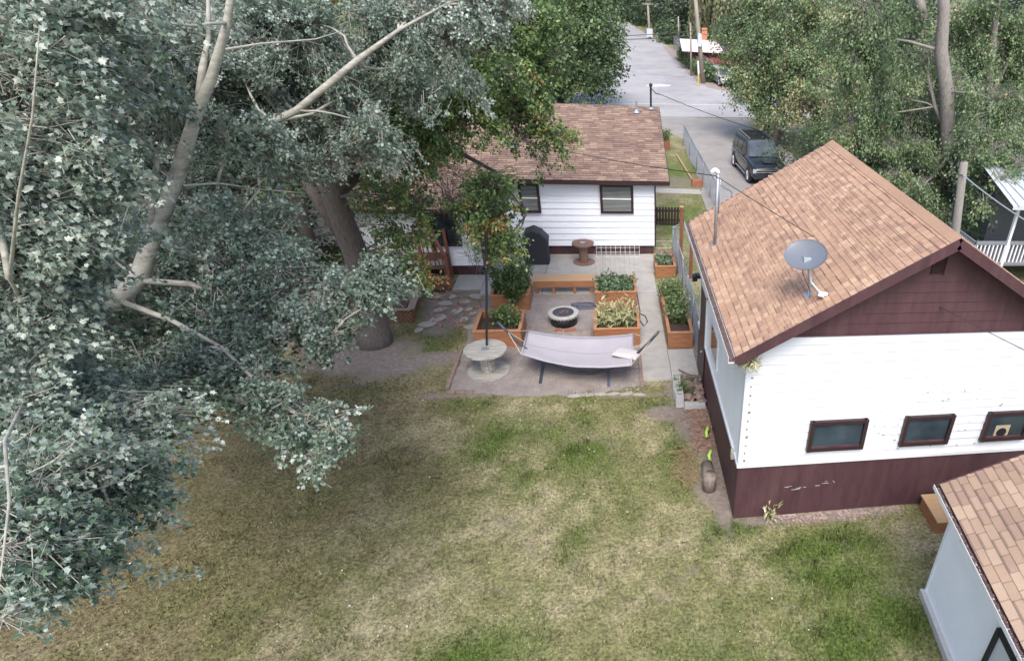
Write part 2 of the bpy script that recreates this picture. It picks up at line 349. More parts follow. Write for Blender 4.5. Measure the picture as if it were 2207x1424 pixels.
# ---------------- walls, roofs
def siding(mb,A,B,z0,z1,out,course=.2,t=.018,zl=None):
    """lap siding between ground points A,B; zl(u)->top limit for gables"""
    A=Vector((A[0],A[1]));B=Vector((B[0],B[1]));o=Vector(out);n=max(1,round((z1-z0)/course));c=(z1-z0)/n
    L=(B-A).length;d=(B-A)/L
    for k in range(n):
        za=z0+k*c;zb=za+c
        if zl: u0,u1=zl(za,zb)
        else: u0,u1=0,L
        if u1-u0<.05: continue
        P=lambda u,e,z:(A.x+d.x*u+o.x*e,A.y+d.y*u+o.y*e,z)
        mb.quad(P(u0,t,za),P(u1,t,za),P(u1,.002,zb),P(u0,.002,zb)); mb.quad(P(u0,-.0,za),P(u1,0,za),P(u1,t,za),P(u0,t,za))
def slope(mb,E0,E1,R1,R0,row=.14,lift=.012):
    E0,E1,R1,R0=[Vector(p) for p in(E0,E1,R1,R0)];L=(R0-E0).length;n=int(L/row);W_=(E1-E0).length
    nr=(E1-E0).cross(R0-E0).normalized()
    if nr.z<0:nr=-nr
    off=(R0-E0).dot((E1-E0).normalized())
    for k in range(n+1):
        a=k*row/L;b=min(1,(k+1)*row/L)
        if b-a<1e-4:continue
        p0=E0.lerp(R0,a)+nr*lift;p1=E1.lerp(R1,a)+nr*lift;q1=E1.lerp(R1,b)+nr*.001;q0=E0.lerp(R0,b)+nr*.001
        v0,v1=k*row+.001,k*row+(b-a)*L-.001
        mb.quad(p0,p1,q1,q0,[(0,v0),(W_,v0),(W_,v1),(0,v1)])
        mb.quad(E0.lerp(R0,a)-nr*.0,E1.lerp(R1,a),p1,p0,[(0,v0),(W_,v0),(W_,v0),(0,v0)])
def window(parent,c,w,h,axis_,out,mat=GLASS,frame=TRIM,fw_=.09,mid=False,blinds=False,sill=True):
    """c = centre on wall surface; axis_ = horizontal unit vec; out = outward unit"""
    a=Vector(axis_);o=Vector(out);c=Vector(c);z=Vector((0,0,1))
    f=MB();cc=c+o*.035
    f.beam(cc-a*(w/2)+z*(h/2),cc+a*(w/2)+z*(h/2),.07,fw_,upv=z) ; f.beam(cc-a*(w/2)-z*(h/2),cc+a*(w/2)-z*(h/2),.08,fw_,upv=z)
    for s in(-1,1): f.beam(cc+a*s*(w/2)-z*(h/2+fw_/2),cc+a*s*(w/2)+z*(h/2+fw_/2),fw_,.09,upv=o)
    fr=f.build('window_frame',frame,parent)
    p=MB();pc=c+o*.03;p.quad(*[pc+a*i*(w/2)+z*j*(h/2) for i,j in((-1,-1),(1,-1),(1,1),(-1,1))]);
    p.build('pane',mat,fr)
    if blinds:
        b=MB();n=int(h/.05)
        for k in range(n): zz=-h/2+.05+(h-.08)*k/n; b.beam(pc+a*(-w/2+.05)+z*zz+o*.006,pc+a*(w/2-.05)+z*zz+o*.006,.004,.022)
        b.build('blinds',BLIND,fr)
    if mid: MB().beam(pc-a*(w/2-.04)+o*.02,pc+a*(w/2-.04)+o*.02,.03,.045).build('sash_rail',WHITEM,fr)
    return fr
# --- garage
GX,GY,GW,GL=2.226,9.145,6.307,5.984;GE,GR,GB=4.05,6.075,1.38;OV,OE=.30,.37;GXR=GX+GW;RX=GX+GW/2;YF=GY+GL
gar=root('detached_garage','white and brown detached garage with orange tan shingle gable roof','garage',(GX,GY,0))
eu=GE+ (GR-GE)*OV/(GW/2+OV)   # wall top height
m=MB();siding(m,(GX,GY),(GXR,GY),GB,4.23,(0,-1),.19,.02)
m.build('siding',WHITE,gar)
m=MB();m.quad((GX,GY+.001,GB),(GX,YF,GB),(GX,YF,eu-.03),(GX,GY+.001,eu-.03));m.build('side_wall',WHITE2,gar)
m=MB();m.bx(GX-.012,GXR+.012,GY-.012,YF+.012,-.05,GB);m.build('brown_base',BROWN,gar)
m=MB();m.bx(GX+.03,GXR-.03,GY+.03,YF-.03,GB,eu-.05);m.quad((GXR,GY,GB),(GXR,YF,GB),(GXR,YF,eu),(GXR,GY,eu))
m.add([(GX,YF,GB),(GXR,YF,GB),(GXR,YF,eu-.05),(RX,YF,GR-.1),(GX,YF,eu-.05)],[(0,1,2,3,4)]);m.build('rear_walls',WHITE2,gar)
m=MB()
def gl(za,zb):
    u=(zb-eu)/(GR-.08-eu)*(GW/2);u=max(0,u);return u,GW-u
siding(m,(GX,GY),(GXR,GY),4.235,GR-.12,(0,-1),.2,.016,gl)
m.add([(GX,GY+.012,4.2),(GXR,GY+.012,4.2),(GXR,GY+.012,eu-.06),(RX,GY+.012,GR-.1),(GX,GY+.012,eu-.06)],[(0,1,2,3,4)])
m.bx(GX+.15,GXR-.15,GY-.03,GY-.002,4.2,4.25)
m.build('gable_siding',BROWN,gar)
m=MB();m.bx(GX-.02,GX+.09,GY-.03,GY-.002,GB,eu-.02);m.bx(GX-.026,GX-.003,GY-.03,GY+.1,GB,eu-.02);m.bx(GX-.02,GXR,GY-.045,GY-.004,GB-.03,GB+.05);m.bx(GX-.04,GX-.004,GY-.04,YF,GB-.03,GB+.05)
m.build('corner_trim',WHITE,gar)
m=MB()
for k in range(13):
    z=GB+.12+k*.19; m.bx(GX+.075,GX+.095+random.uniform(0,.03),GY-.036,GY-.031,z,z+random.uniform(.02,.05))
for k in range(46):
    x=random.uniform(GX+2.6,GXR-1);z=GB+.19*random.randint(0,8)+random.uniform(0,.05);m.bx(x,x+random.uniform(.012,.06),GY-.025,GY-.0185,z,z+random.uniform(.008,.02))
m.build('paint_chips',plain('exposed_wood',(.2,.17,.16),.9,.3,9),gar)['kind']='stuff'
m=MB()
for k in range(14):
    x=GX+.9+random.uniform(0,1.2);z=.68+(x-GX-.9)*.12+random.uniform(-.06,.06);m.bx(x,x+random.uniform(.02,.11),GY-.0165,GY-.0125,z,z+random.uniform(.004,.012))
m.build('peeling_patch',plain('peeled_paint',(.5,.46,.46),.9,.2,9),gar)['kind']='stuff'
m=MB();y0,y1=GY-OE,YF+OE;xl,xr=GX-OV,GXR+OV
slope(m,(xl,y0,GE),(xl,y1,GE),(RX,y1,GR),(RX,y0,GR));slope(m,(xr,y1,GE),(xr,y0,GE),(RX,y0,GR),(RX,y1,GR))
rf=m.build('roof',GAR_SH,gar)
m=MB()
for s,xe in((1,xl),(-1,xr)): m.beam((RX,(y0+y1)/2,GR+.012),(RX-s*.15,(y0+y1)/2,GR+.012-.15*(GR-GE)/(RX-xl)),y1-y0,.012,upv=(0,0,1)) 
m.v=[v for v in m.v];m.build('ridge_cap',GAR_SH,rf)
m=MB();sl_=(GR-GE)/(RX-xl)
for y in(y0,y1):
    for xe in(xl,xr): m.beam((xe,y-.012,GE-.09),(RX,y-.012,GR-.09),.03,.17)
m.beam((xl,y0,GE-.07),(xl,y1,GE-.07),.03,.1);m.beam((xr,y0,GE-.07),(xr,y1,GE-.07),.03,.1)
m.add([(xl,y0,GE-.03),(xl,y1,GE-.03),(RX,y1,GR-.03),(RX,y0,GR-.03),(xr,y0,GE-.03),(xr,y1,GE-.03)],[(0,1,2,3),(3,2,5,4)])
m.build('fascia',BROWN,rf)
m=MB();gxx=xl-.065
prof=[(-.055,.05),(-.055,-.05),(.05,-.06),(.05,.05)]
for i in range(3):
    (a,b),(c,d)=prof[i],prof[i+1];m.beam((gxx+(a+c)/2,y0,GE-.06+(b+d)/2),(gxx+(a+c)/2,y1,GE-.06+(b+d)/2),max(.006,abs(a-c)),max(.006,abs(b-d)))
gu=m.build('gutter',WHITEM,rf)
m=MB();m.bx(gxx-.045,gxx+.045,y0+.02,y1-.02,GE-.1,GE-.052)
for k in range(130): 
    y=random.uniform(y0+.05,y1-1.5*random.random());m.box((gxx+random.uniform(-.03,.03),y,GE-.045+random.uniform(-.01,.012)),(random.uniform(.01,.03),random.uniform(.01,.04),.01),random.uniform(0,3))
m.build('leaf_litter',GUT,gu)['kind']='stuff'
for x0,x1 in((3.52,4.69),(5.43,6.49),(7.19,8.2)): 
    fr=window(gar,((x0+x1)/2,GY-.02,2.04),x1-x0-.1,.63,(1,0,0),(0,-1,0),fw_=.08)
    MB().bx(x0+.05,x1-.05,GY-.085,GY-.02,1.735,1.79).build('sill',BROWN,fr)
# side door and window
m=MB();m.bx(GX-.045,GX-.02,13.78,14.7,.12,2.72);dr=m.build('door',TRIM,gar)
MB().lathe([(0,0),(.03,.01),(.03,.05),(0,.06)],(GX-.06,13.95,1.15),10,Matrix.Rotation(-math.pi/2,3,'Y')).build('door_knob',GREYM,dr)
m=MB()
for a,b in((13.69,13.77),(14.71,14.8)): m.bx(GX-.05,GX-.005,a,b,GB+.05,2.8)
m.bx(GX-.052,GX-.003,13.69,14.8,2.73,2.81);m.build('door_trim',WHITE,gar)
m=MB()
for y_0,y_1,z0,z1 in((12.0,12.08,1.8,2.58),(13.06,13.14,1.8,2.58),(12.08,13.06,2.5,2.58),(11.96,13.18,1.74,1.8)): m.bx(GX-.03,GX-.002,y_0,y_1,z0,z1)
fr=m.build('window_frame',WHITE,gar)
m=MB();m.quad((GX-.012,12.08,1.8),(GX-.012,13.06,1.8),(GX-.012,13.06,2.5),(GX-.012,12.08,2.5));m.build('pane',GLASS,fr)
m=MB();m.box((GX-.1,14.87,2.85),(.16,.16,.1));m.box((GX-.2,14.87,2.8),(.12,.18,.14));m.build('flood_light',BLACKM,gar)
MB().box((GX-.045,9.56,1.34),(.07,.12,.2)).build('outlet_box',plain('beige_box',(.4,.4,.33),.6,.1),gar,bevel=.01)
m=MB()
for k in range(8): m.box((5.33,GY-.035,5.36+k*.042),(.22,.02,.012),0,Matrix.Rotation(.5,3,'X'))
m.bx(5.21,5.225,GY-.045,GY-.02,5.33,5.7);m.bx(5.435,5.45,GY-.045,GY-.02,5.33,5.7);m.build('gable_vent',TRIM,gar)
# small fan behind the last window
fr_=root('box_fan','beige box fan standing inside the rightmost garage window','fan',(7.62,GY-.02,1.8))
m=MB();m.bx(7.47,7.79,GY-.055,GY-.052,1.8,2.06);m.build('housing',plain('beige_plastic',(.42,.34,.24),.5,.1),fr_)
m=MB();m.lathe([(0,0),(.11,.0),(.11,.003),(0,.004)],(7.63,GY-.056,1.88),24,Matrix.Rotation(math.pi/2,3,'X'));m.build('grille',BLACKM,fr_)
# satellite dish
rz=lambda x:GE+(x-xl)*sl_
base=at(1742,634,y=9.9)
for _ in range(30):
    q=at(1742,634,z=rz(base.x)+.01);base=base.lerp(q,.5)
dish=root('satellite_dish','grey oval satellite dish on a bent arm mounted on the garage roof','satellite dish',base)
D=at(1738,555,y=base.y+.04)
nrm=(Vector((-.40,-.36,.86))).normalized();tq=nrm.to_track_quat('Z','Y').to_matrix()
m=MB();R0=.34;pr=[(0,0)]+[(R0*k/8,.075*(k/8)**2) for k in range(1,9)]+[(R0+.004,.083),(R0,.066)]+[(R0*k/8,.075*(k/8)**2-.012) for k in range(7,-1,-1)]
Sx=tq@Matrix.Diagonal((1.1,.92,1)).to_3x3();m.lathe(pr,D,40,Sx)
m.build('reflector',plain('dish_grey',(.15,.165,.195),.45,.08,3,0),dish,True)
m=MB();bk=D-nrm*.04;m.tube([base,base+Vector((0,0,.25)),bk-nrm*.06],.022,8);m.box(base,(.16,.16,.012),0,Matrix.Rotation(-math.atan(sl_),3,'Y'));m.box(tuple(bk),(.14,.1,.1));m.build('mast',GREYM,dish)
m=MB();lowE=D-(tq@Vector((0,.30,0)))*(1 if (tq@Vector((0,1,0))).z>0 else -1)+nrm*.03
feed=at(1772,636,y=base.y-.32);mdp=at(1748,608,y=base.y-.14);m.tube([D+Vector((0,-.03,.0)),mdp,feed],.02,8);m.box(tuple(D+Vector((.0,-.05,-.03))),(.12,.08,.09));m.build('feed_arm',plain('arm_grey',(.36,.42,.45),.4,.05),dish)
m=MB();m.box(tuple(feed),(.17,.08,.08),.9,Matrix.Rotation(.6,3,'Y'));m.box(tuple(feed+Vector((.05,-.02,.03))),(.05,.05,.05),.5);m.build('receiver',WHITEM,dish)
m=MB();m.tube([D+Vector((-.02,-.04,-.07)),D+Vector((-.05,-.05,-.25)),base+Vector((.0,-.06,.1)),base+Vector((-.03,-.2,.03))],.006,5);m.build('cable',BLACKM,dish)
# gooseneck pipe on the roof
gp=Vector((2.42,13.55,rz(2.42)))
gp=at(1541,512,y=13.4);gp.z=rz(gp.x)
go=root('service_mast_pipe','tall galvanised pipe with curved white top rising from the garage roof','pipe',gp)
top=1.55;m=MB();m.tube([gp,gp+Vector((0,0,top))],.035,10);m.tube([gp+Vector((.05,0,.7)),gp+Vector((.05,0,top-.1))],.012,6);m.build('pipe',GREYM,go,True)
m=MB();m.tube([gp+Vector((0,0,top))+Vector((-.07+.07*math.cos(t),0,.07*math.sin(t))) for t in np.linspace(0,math.pi*.95,8)],.045,10);m.build('weatherhead',WHITEM,go,True)
m=MB();m.box(tuple(gp),(.3,.22,.012),0,Matrix.Rotation(-math.atan(sl_),3,'Y'));m.build('flashing',GREYM,go)
# --- house
HY,HX=23.6,1.62;hou=root('white_house','white sided house with brown shingle roof behind the patio','house',(-4,HY,0))
RZ,RYY,EZ,EY=4.52,28.4,2.88,23.26;XL=-11.5
m=MB();siding(m,(-11.4,HY),(-8.4,HY),.35,2.9,(0,-1),.235,.03);siding(m,(-4.4,HY),(HX,HY),.35,2.95,(0,-1),.235,.03)
m.quad((HX,HY,.35),(HX,33.2,.35),(HX,33.2,3),(HX,HY,3));m.add([(HX-.001,HY,2.95),(HX-.001,33.2,2.95),(HX-.001,RYY,RZ-.1)],[(0,1,2)]);m.quad((XL,33.2,.35),(HX,33.2,.35),(HX,33.2,3),(XL,33.2,3))
siding(m,(-8.4,21.71),(-4.41,21.71),.36,2.5,(0,-1),.235,.03)
m.build('siding',HWHITE,hou)
m=MB();m.bx(XL,HX-.06,HY+.06,33.1,-.05,.36);m.bx(-8.35,-4.45,21.78,23.7,-.05,.37);m.build('foundation',BROWN,hou)
m=MB();m.bx(HX-.02,HX+.03,HY-.045,HY+.06,.33,2.95);m.build('corner_trim',TRIM,hou);MB().bx(-4.43,-4.36,21.66,23.56,.05,2.6).build('brown_side_wall',TRIM,hou)
m=MB();slope(m,(XL,EY,EZ),(HX+.5,EY,EZ),(HX+.5,RYY,RZ),(XL,RYY,RZ));slope(m,(HX+.5,33.6,EZ),(XL,33.6,EZ),(XL,RYY,RZ),(HX+.5,RYY,RZ))
slope(m,(-8.8,21.32,2.42),(-4.1,21.32,2.42),(-4.1,23.7,3.04),(-8.8,23.7,3.04))
rf=m.build('roof',HOU_SH,hou)
m=MB();m.beam((XL,EY-.015,EZ-.08),(HX+.5,EY-.015,EZ-.08),.03,.13);m.beam((-8.8,21.3,2.35),(-4.1,21.3,2.35),.03,.13);m.beam((-4.09,21.32,2.36),(-4.09,23.7,2.98),.03,.12)
for a,b in((EY,EZ),(33.6,EZ)): m.beam((HX+.51,a,b-.08),(HX+.51,RYY,RZ-.08),.03,.13)
m.quad((XL,EY,EZ-.03),(HX+.5,EY,EZ-.03),(HX+.5,HY+.3,EZ+.08),(XL,HY+.3,EZ+.08));m.build('fascia',TRIM,rf)
m=MB();vp=at(1372,246,y=27.9);vp.z=RZ-.16;m.tube([vp,vp+Vector((0,0,.42))],.04,8);m.lathe([(.16,0),(.06,.1),(.05,.12)],vp,12);m.build('vent_pipe',GREYM,rf)
v2=Vector((-3.45,25.2,EZ+(25.2-EY)*.319));MB().box(v2+Vector((0,0,.08)),(.3,.3,.14)).build('roof_vent',GREYM,rf)
for x0,x1 in((-3.25,-2.5),(-.4,.84)): window(hou,((x0+x1)/2,HY-.02,2.15),x1-x0-.12,.98,(1,0,0),(0,-1,0),mat=GLASS,fw_=.09,mid=True,blinds=True)
fr=window(hou,(-5.45,21.69,1.62),.78,1.0,(1,0,0),(0,-1,0),fw_=.1)
MB().bx(-6.0,-5.86,21.63,21.69,.9,2.35).build('door_frame',TRIM,hou)
m=MB();m.bx(-6.9,-6.05,21.66,21.688,.9,2.4);m.build('door',WHITE,hou)
mp=at(1403,252,y=28.2);mp.z=RZ-.06
ms=root('service_mast','dark electrical service mast standing on the house roof ridge','mast',mp)
m=MB();m.tube([mp,mp+Vector((0,0,.85))],.04,8);m.build('pole',BLACKM,ms)
m=MB();m.lathe([(.02,0),(.07,.02),(.07,.1),(.0,.15)],mp+Vector((0,0,.83)),10);m.tube([mp+Vector((0,0,.8)),mp+Vector((.2,-.2,.62)),mp+Vector((.36,-.2,.6))],.02,5);m.build('weatherhead',TRIM,ms)
MB().lathe([(.15,0),(.05,.08)],mp,10).build('flashing',GREYM,ms)
# --- near shed, lower right
sa=Vector((5.375,6.78,0));ud=Vector((-.10,-1,0)).normalized();vd=Vector((1,-.10,0)).normalized()
SP=lambda a,b,z:sa+ud*a+vd*b+Vector((0,0,z))
SW,SL,SZ=4.4,6.5,2.62
shd=root('garden_shed','pale blue white shed with tan shingle roof and dark framed window','shed',sa)
m=MB();m.add([SP(0,0,.12),SP(SL,0,.12),SP(SL,0,SZ),SP(0,0,SZ)],[(0,1,2,3)]);m.add([SP(0,0,.12),SP(0,SW,.12),SP(0,SW,SZ),SP(0,SW/2,SZ+1.1),SP(0,0,SZ)],[(0,1,2,3,4)])
m.add([SP(SL,0,.12),SP(SL,SW,.12),SP(SL,SW,SZ),SP(SL,SW/2,SZ+1.1),SP(SL,0,SZ)],[(0,1,2,3,4)]);m.add([SP(0,SW,.12),SP(SL,SW,.12),SP(SL,SW,SZ),SP(0,SW,SZ)],[(0,1,2,3)])
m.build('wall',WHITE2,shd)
m=MB();m.add([SP(a,b,z) for a in(-.06,SL) for b in(-.09,SW) for z in(-.1,.14)],[(0,1,3,2),(4,6,7,5),(0,4,5,1),(2,3,7,6),(0,2,6,4),(1,5,7,3)]);m.build('foundation',CONC2,shd)
m=MB();m.beam(SP(0,0,.14)-vd*.004,SP(0,0,SZ)-vd*.004,.05,.03);m.build('corner_trim',WHITE,shd)
ss=1.15/(SW/2);oe=.25;e0=SZ-oe*ss+.02;rr=SZ+SW/2*ss+.02
m=MB();slope(m,SP(-.25,-oe,e0),SP(SL,-oe,e0),SP(SL,SW/2,rr),SP(-.25,SW/2,rr),.145);slope(m,SP(SL,SW+oe,e0),SP(-.25,SW+oe,e0),SP(-.25,SW/2,rr),SP(SL,SW/2,rr),.145)
rf=m.build('roof',SHED_SH,shd)
m=MB();m.beam(SP(-.26,-oe,e0-.06),SP(-.26,SW/2,rr-.06),.03,.12);m.beam(SP(-.26,SW+oe,e0-.06),SP(-.26,SW/2,rr-.06),.03,.12);m.beam(SP(-.25,-oe+.02,e0-.06),SP(SL,-oe+.02,e0-.06),.03,.1);m.build('fascia',BROWN,rf)
m=MB();m.beam(SP(-.25,-oe-.1,e0-.03),SP(SL,-oe-.1,e0-.03),.008,.08);m.beam(SP(-.25,-oe-.05,e0-.075),SP(SL,-oe-.05,e0-.075),.1,.008);m.build('gutter',WHITEM,rf)
m=MB()
for k in range(500):
    p=SP(random.uniform(-.2,4),-oe-.05+random.uniform(-.035,.035),e0-.055+random.uniform(0,.03));m.box(p,(random.uniform(.015,.05),random.uniform(.015,.04),.01),random.uniform(0,3))
m.build('leaf_litter',GUT,rf)['kind']='stuff'
window(shd,SP(2.55,0,1.25)-vd*.01,.95,1.25,tuple(ud),tuple(-vd),mat=plain('pale_curtain',(.55,.58,.62),.3,.1,3,0),frame=BLACKM,fw_=.07)
# --- wooden step box by the garage
bo=root('wooden_box','low orange stained wooden box with tan plywood lid against the garage','box',(6.7,8.7,0))
m=MB();m.bx(6.27,7.5,8.25,9.02,0,.31);m.build('sides',ORANGE,bo);m=MB();m.bx(6.24,7.53,8.22,9.05,.31,.34);m.build('lid',PLY,bo)
# --- planters
def planter(label,x0,x1,y0,y1,h,group='orange raised garden beds'):
    c=((x0+x1)/2,y0,0);r=root('raised_bed',label,'planter',c,group);nb=max(2,round(h/.15));bh=h/nb
    m=MB()
    for k in range(nb):
        z0,z1=k*bh+.003,(k+1)*bh-.003;m.bx(x0,x1,y0,y0+.04,z0,z1);m.bx(x0,x1,y1-.04,y1,z0,z1);m.bx(x0,x0+.04,y0+.041,y1-.041,z0,z1);m.bx(x1-.04,x1,y0+.041,y1-.041,z0,z1)
    m.build('side_boards',ORANGE,r)
    m=MB();t=.09;m.bx(x0-.02,x1+.02,y0-.02,y0+t-.02,h,h+.03);m.bx(x0-.02,x1+.02,y1-t+.02,y1+.02,h,h+.03);m.bx(x0-.02,x0+t-.02,y0+t-.02,y1-t+.02,h,h+.03);m.bx(x1-t+.02,x1+.02,y0+t-.02,y1-t+.02,h,h+.03)
    m.build('cap_rail',plain('cap_cedar',(.42,.2,.1),.7,.2,4,.1),r)
    n=14;vs=[];fs=[]
    for j in range(n+1):
        for i in range(n+1): vs.append((x0+.04+(x1-x0-.08)*i/n,y0+.04+(y1-y0-.08)*j/n,h*.62+random.uniform(-.025,.03)))
    for j in range(n):
        for i in range(n): a=j*(n+1)+i;fs.append((a,a+1,a+n+2,a+n+1))
    m=MB();m.add(vs,fs);m.build('soil',SOIL,r,True);return r
planter('orange raised bed beside the spool table, in front of the tomato bed',-3.95,-2.68,16.5,17.8,.52)
planter('orange raised bed overgrown with tomatoes, at the left end of the bench',-3.8,-2.67,18.85,20.0,.52)
planter('orange raised bed of yellowing corn behind the hammock',-.62,.68,16.4,17.7,.55)
planter('orange raised bed of greens at the right end of the bench',-.6,.7,18.9,20.2,.55)
planter('long narrow orange raised bed beside the chain link fence',1.49,2.21,16.17,19.6,.5)
planter('small orange raised bed at the corner near the brick pile',1.48,2.2,21.3,22.4,.42)
b=root('garden_bench','long orange wooden bench between two raised beds','bench',(-1.65,20,0))
m=MB();[m.bx(-2.64,-.66,20.0+k*.14,20.13+k*.14,.45,.49) for k in range(4)];m.build('seat',PLY,b)
m=MB();m.bx(-2.64,-.66,19.97,20.0,.28,.485);m.build('front_board',ORANGE,b)
for x in(-2.55,-2.0,-1.32,-.75): MB().bx(x-.045,x+.045,20.01,20.1,0,.45).build('leg',ORANGE,b)
# --- spools
def spool(loc,mat,r,h,label,rc=.17):
    o=root('cable_spool_table',label,'table',loc)
    m=MB();n=9
    for k in range(n):
        a=-r+2*r*k/n;bb=a+2*r/n-.008;pts=[]
        for s in range(7): t=a+(bb-a)*s/6;pts.append((t,-math.sqrt(max(0,r*r-t*t))))
        for s in range(6,-1,-1): t=a+(bb-a)*s/6;pts.append((t,math.sqrt(max(0,r*r-t*t))))
        pts=[(loc[0]+q,loc[1]+p) for p,q in pts];m.prism(pts[::-1],h-.05,h-random.uniform(0,.006))
    m.lathe([(r-.01,h-.055),(r-.01,h-.012)],loc,48);m.build('top',mat,o)
    m=MB();m.lathe([(r,.0),(r,.045)],loc,48)
    m.build('bottom_disc',mat,o)
    m=MB()
    for k in range(16):
        t=2*math.pi*k/16;m.box((loc[0]+rc*math.cos(t),loc[1]+rc*math.sin(t),h/2-.02),(.03,.062,h-.1),t)
    m.build('drum',mat,o)
    m=MB();m.lathe([(.1,h),(.1,h+.01),(.03,h+.012)],loc,16)
    for k in range(4): m.lathe([(.012,h),(.012,h+.02)],(loc[0]+.16*math.cos(k*1.57+.7),loc[1]+.16*math.sin(k*1.57+.7),0),8)
    m.build('hub_plate',GREYM,o)
    return o
s1=(-3.42,15.22,0);spool(s1,SPOOLW,.54,.7,'weathered grey cable spool used as table beside the hammock')
spool((-1.08,22.75,0),SPOOLB,.4,.78,'brown cable spool table against the house wall',.14)
m=MB();m.tube([(s1[0],s1[1],.05),at(1049,742,z=.72),at(1048,500,y=15.9)],.03,8);tag(m.build('umbrella_pole',BLACKM,None,org=s1),'thin black pole standing up through the grey spool table','pole')
# --- hammock
hm=root('hammock','pale lilac fabric hammock slung on a dark arched stand','hammock',(-1,15,0))
n=24;k_=10;TL,BL,TR,BR=Vector((-2.39,15.95,.82)),Vector((-2.44,14.7,.80)),Vector((.47,15.6,.84)),Vector((.34,13.98,.80))
vs=[];fs=[]
for i in range(n+1):
    s=i/n
    for j in range(k_+1):
        t=j/k_;p=(BL.lerp(BR,s)).lerp(TL.lerp(TR,s),t);sag=.16*(1-(2*s-1)**2);p=p+Vector((0,(-.08 if t<.5 else -.0)*(1-(2*s-1)**2),-sag-.07*math.sin(math.pi*t)*(1-.3*math.cos(2*math.pi*s)+.02*math.sin(9*s))+.006*math.sin(7*t+11*s)+.004*math.sin(23*s-5*t)));vs.append(p)
for i in range(n):
    for j in range(k_): a=i*(k_+1)+j;fs.append((a,a+k_+1,a+k_+2,a+1))
o=MB().add(vs,fs).build('fabric',CANVAS,hm,True);md=o.modifiers.new('s','SOLIDIFY');md.thickness=.012
m=MB();m.tube([vs[i*(k_+1)] for i in range(n+1)],.012,6);m.tube([vs[i*(k_+1)+k_] for i in range(n+1)],.012,6);m.tube([TL,BL],.018,6);m.tube([TR,BR],.018,6);m.build('hem',CANVAS,hm,True)
m=MB();m.tube([vs[i*(k_+1)+5]+Vector((0,0,.008)) for i in range(n+1)],.006,5);m.build('seam',plain('seam_cloth',(.3,.28,.31),.9,.1),hm)
A0=Vector((-3.0,15.2,1.5));A1=Vector((1.08,14.45,1.5));pts=[]
for i in range(21):
    s=i/20;x=2*s-1;z=.09+1.41*abs(x)**2.1;pts.append(A0.lerp(A1,s)*1.0);pts[-1].z=z
DKM=plain('dark_stand_steel',(.05,.055,.07),.4,.2,9,0)
MB().tube(pts,.035,10).build('arched_stand',DKM,hm,True)
for (a,b_) in(((-2.03,14.5),(-2.03,15.9)),((-.26,14.2),(-.26,15.6))): MB().beam((*a,.04),(*b_,.04),.07,.06).build('foot',plain('stand_blue_grey',(.09,.12,.2),.4,.1) if a[0]>-1 else DKM,hm)
m=MB()
for P,Q in((A0+Vector((.22,-.04,-.27)),(TL,BL)),(A1+Vector((-.2,.04,-.26)),(TR,BR))):
    m=MB()
    for s in(0,.5,1): m.tube([P,Q[0].lerp(Q[1],s)],.008,5)
    m.build('rope',ROPE,hm)
pc=Vector((.24,14.62,.775));pl=[];pf=[]
for i in range(13):
    for j in range(13):
        u,v=2*i/12-1,2*j/12-1;hh=.07*((1-u**4)*(1-v**4))**.5;pl.append((u*.36*(1-.06*(v*v)),v*.22*(1-.06*u*u),hh))
R2=Matrix.Rotation(-.45,3,'Z')
for i in range(12):
    for j in range(12): a=i*13+j;pf.append((a,a+13,a+14,a+1))
m=MB();m.add([R2@Vector(p)+pc for p in pl],pf);m.add([R2@Vector((p[0],p[1],-p[2]))+pc for p in pl],[f[::-1] for f in pf])
tag(m.build('pillow',plain('pillow_cloth',(.5,.47,.48),.9,.06,3,0),None,True,org=pc),'pale grey pillow lying on the right end of the hammock','pillow')
# --- fire pit
fp=(-1.58,17.95,0);f_=root('fire_pit','round fire pit with pale stone rim and black steel sides','fire pit',fp)
MB().lathe([(.40,0),(.40,.3)],fp,36).build('drum',BLACKM,f_,True)
m=MB();m.lathe([(.31,.36),(.31,.31),(.46,.3),(.46,.36),(.44,.375),(.33,.375),(.31,.36)],fp,40);m.build('stone_rim',plain('rim_stone',(.42,.41,.38),.8,.15,8,.2),f_,True)
m=MB();m.lathe([(.32,.37),(.29,.38),(.29,.27),(0,.29)],fp,36);m.build('liner',plain('burnt_steel',(.06,.05,.06),.7,.3),f_)
m=MB()
for k in range(26):
    t=2*math.pi*k/26;m.box((fp[0]+.455*math.cos(t),fp[1]+.455*math.sin(t),.325),(.02,.018,.09),t)
m.build('rim_joints',CONC2,f_)['kind']='stuff'
m=MB()
for k in range(5): m.tube([(fp[0]+random.uniform(-.2,.2),fp[1]+random.uniform(-.2,.2),.32),(fp[0]+random.uniform(-.22,.22),fp[1]+random.uniform(-.2,.2),.36)],.035,7)
m.build('charred_logs',plain('charred_wood',(.16,.11,.09),.9,.5,9,.3),f_)
def brick_mesh():
    m=MB();m.box((0,0,.035),(.2,.1,.065));return m
def scatter(name,label,cat,group,mbf,mat,items,bevel=.006,smooth=False):
    proto=None
    for it in items:
        loc,rz_,sc=it
        if proto is None:
            proto=mbf().build(name,mat,bevel=bevel,smooth=smooth);tag(proto,label,cat,group);o=proto
        else: o=proto.copy();COL.objects.link(o)
        o.location=loc;o.rotation_euler=(random.uniform(-.06,.06),random.uniform(-.06,.06),rz_);o.scale=(sc,sc,sc) if not hasattr(sc,'__len__') else sc
scatter('brick','loose brick on the gravel in front of the fire pit','brick','bricks at the fire pit',brick_mesh,BRICK,[((-1.72,17.42,0),.4,1),((-1.3,17.4,0),.1,1),((-1.45,17.38,0),.2,1)])
it=[]
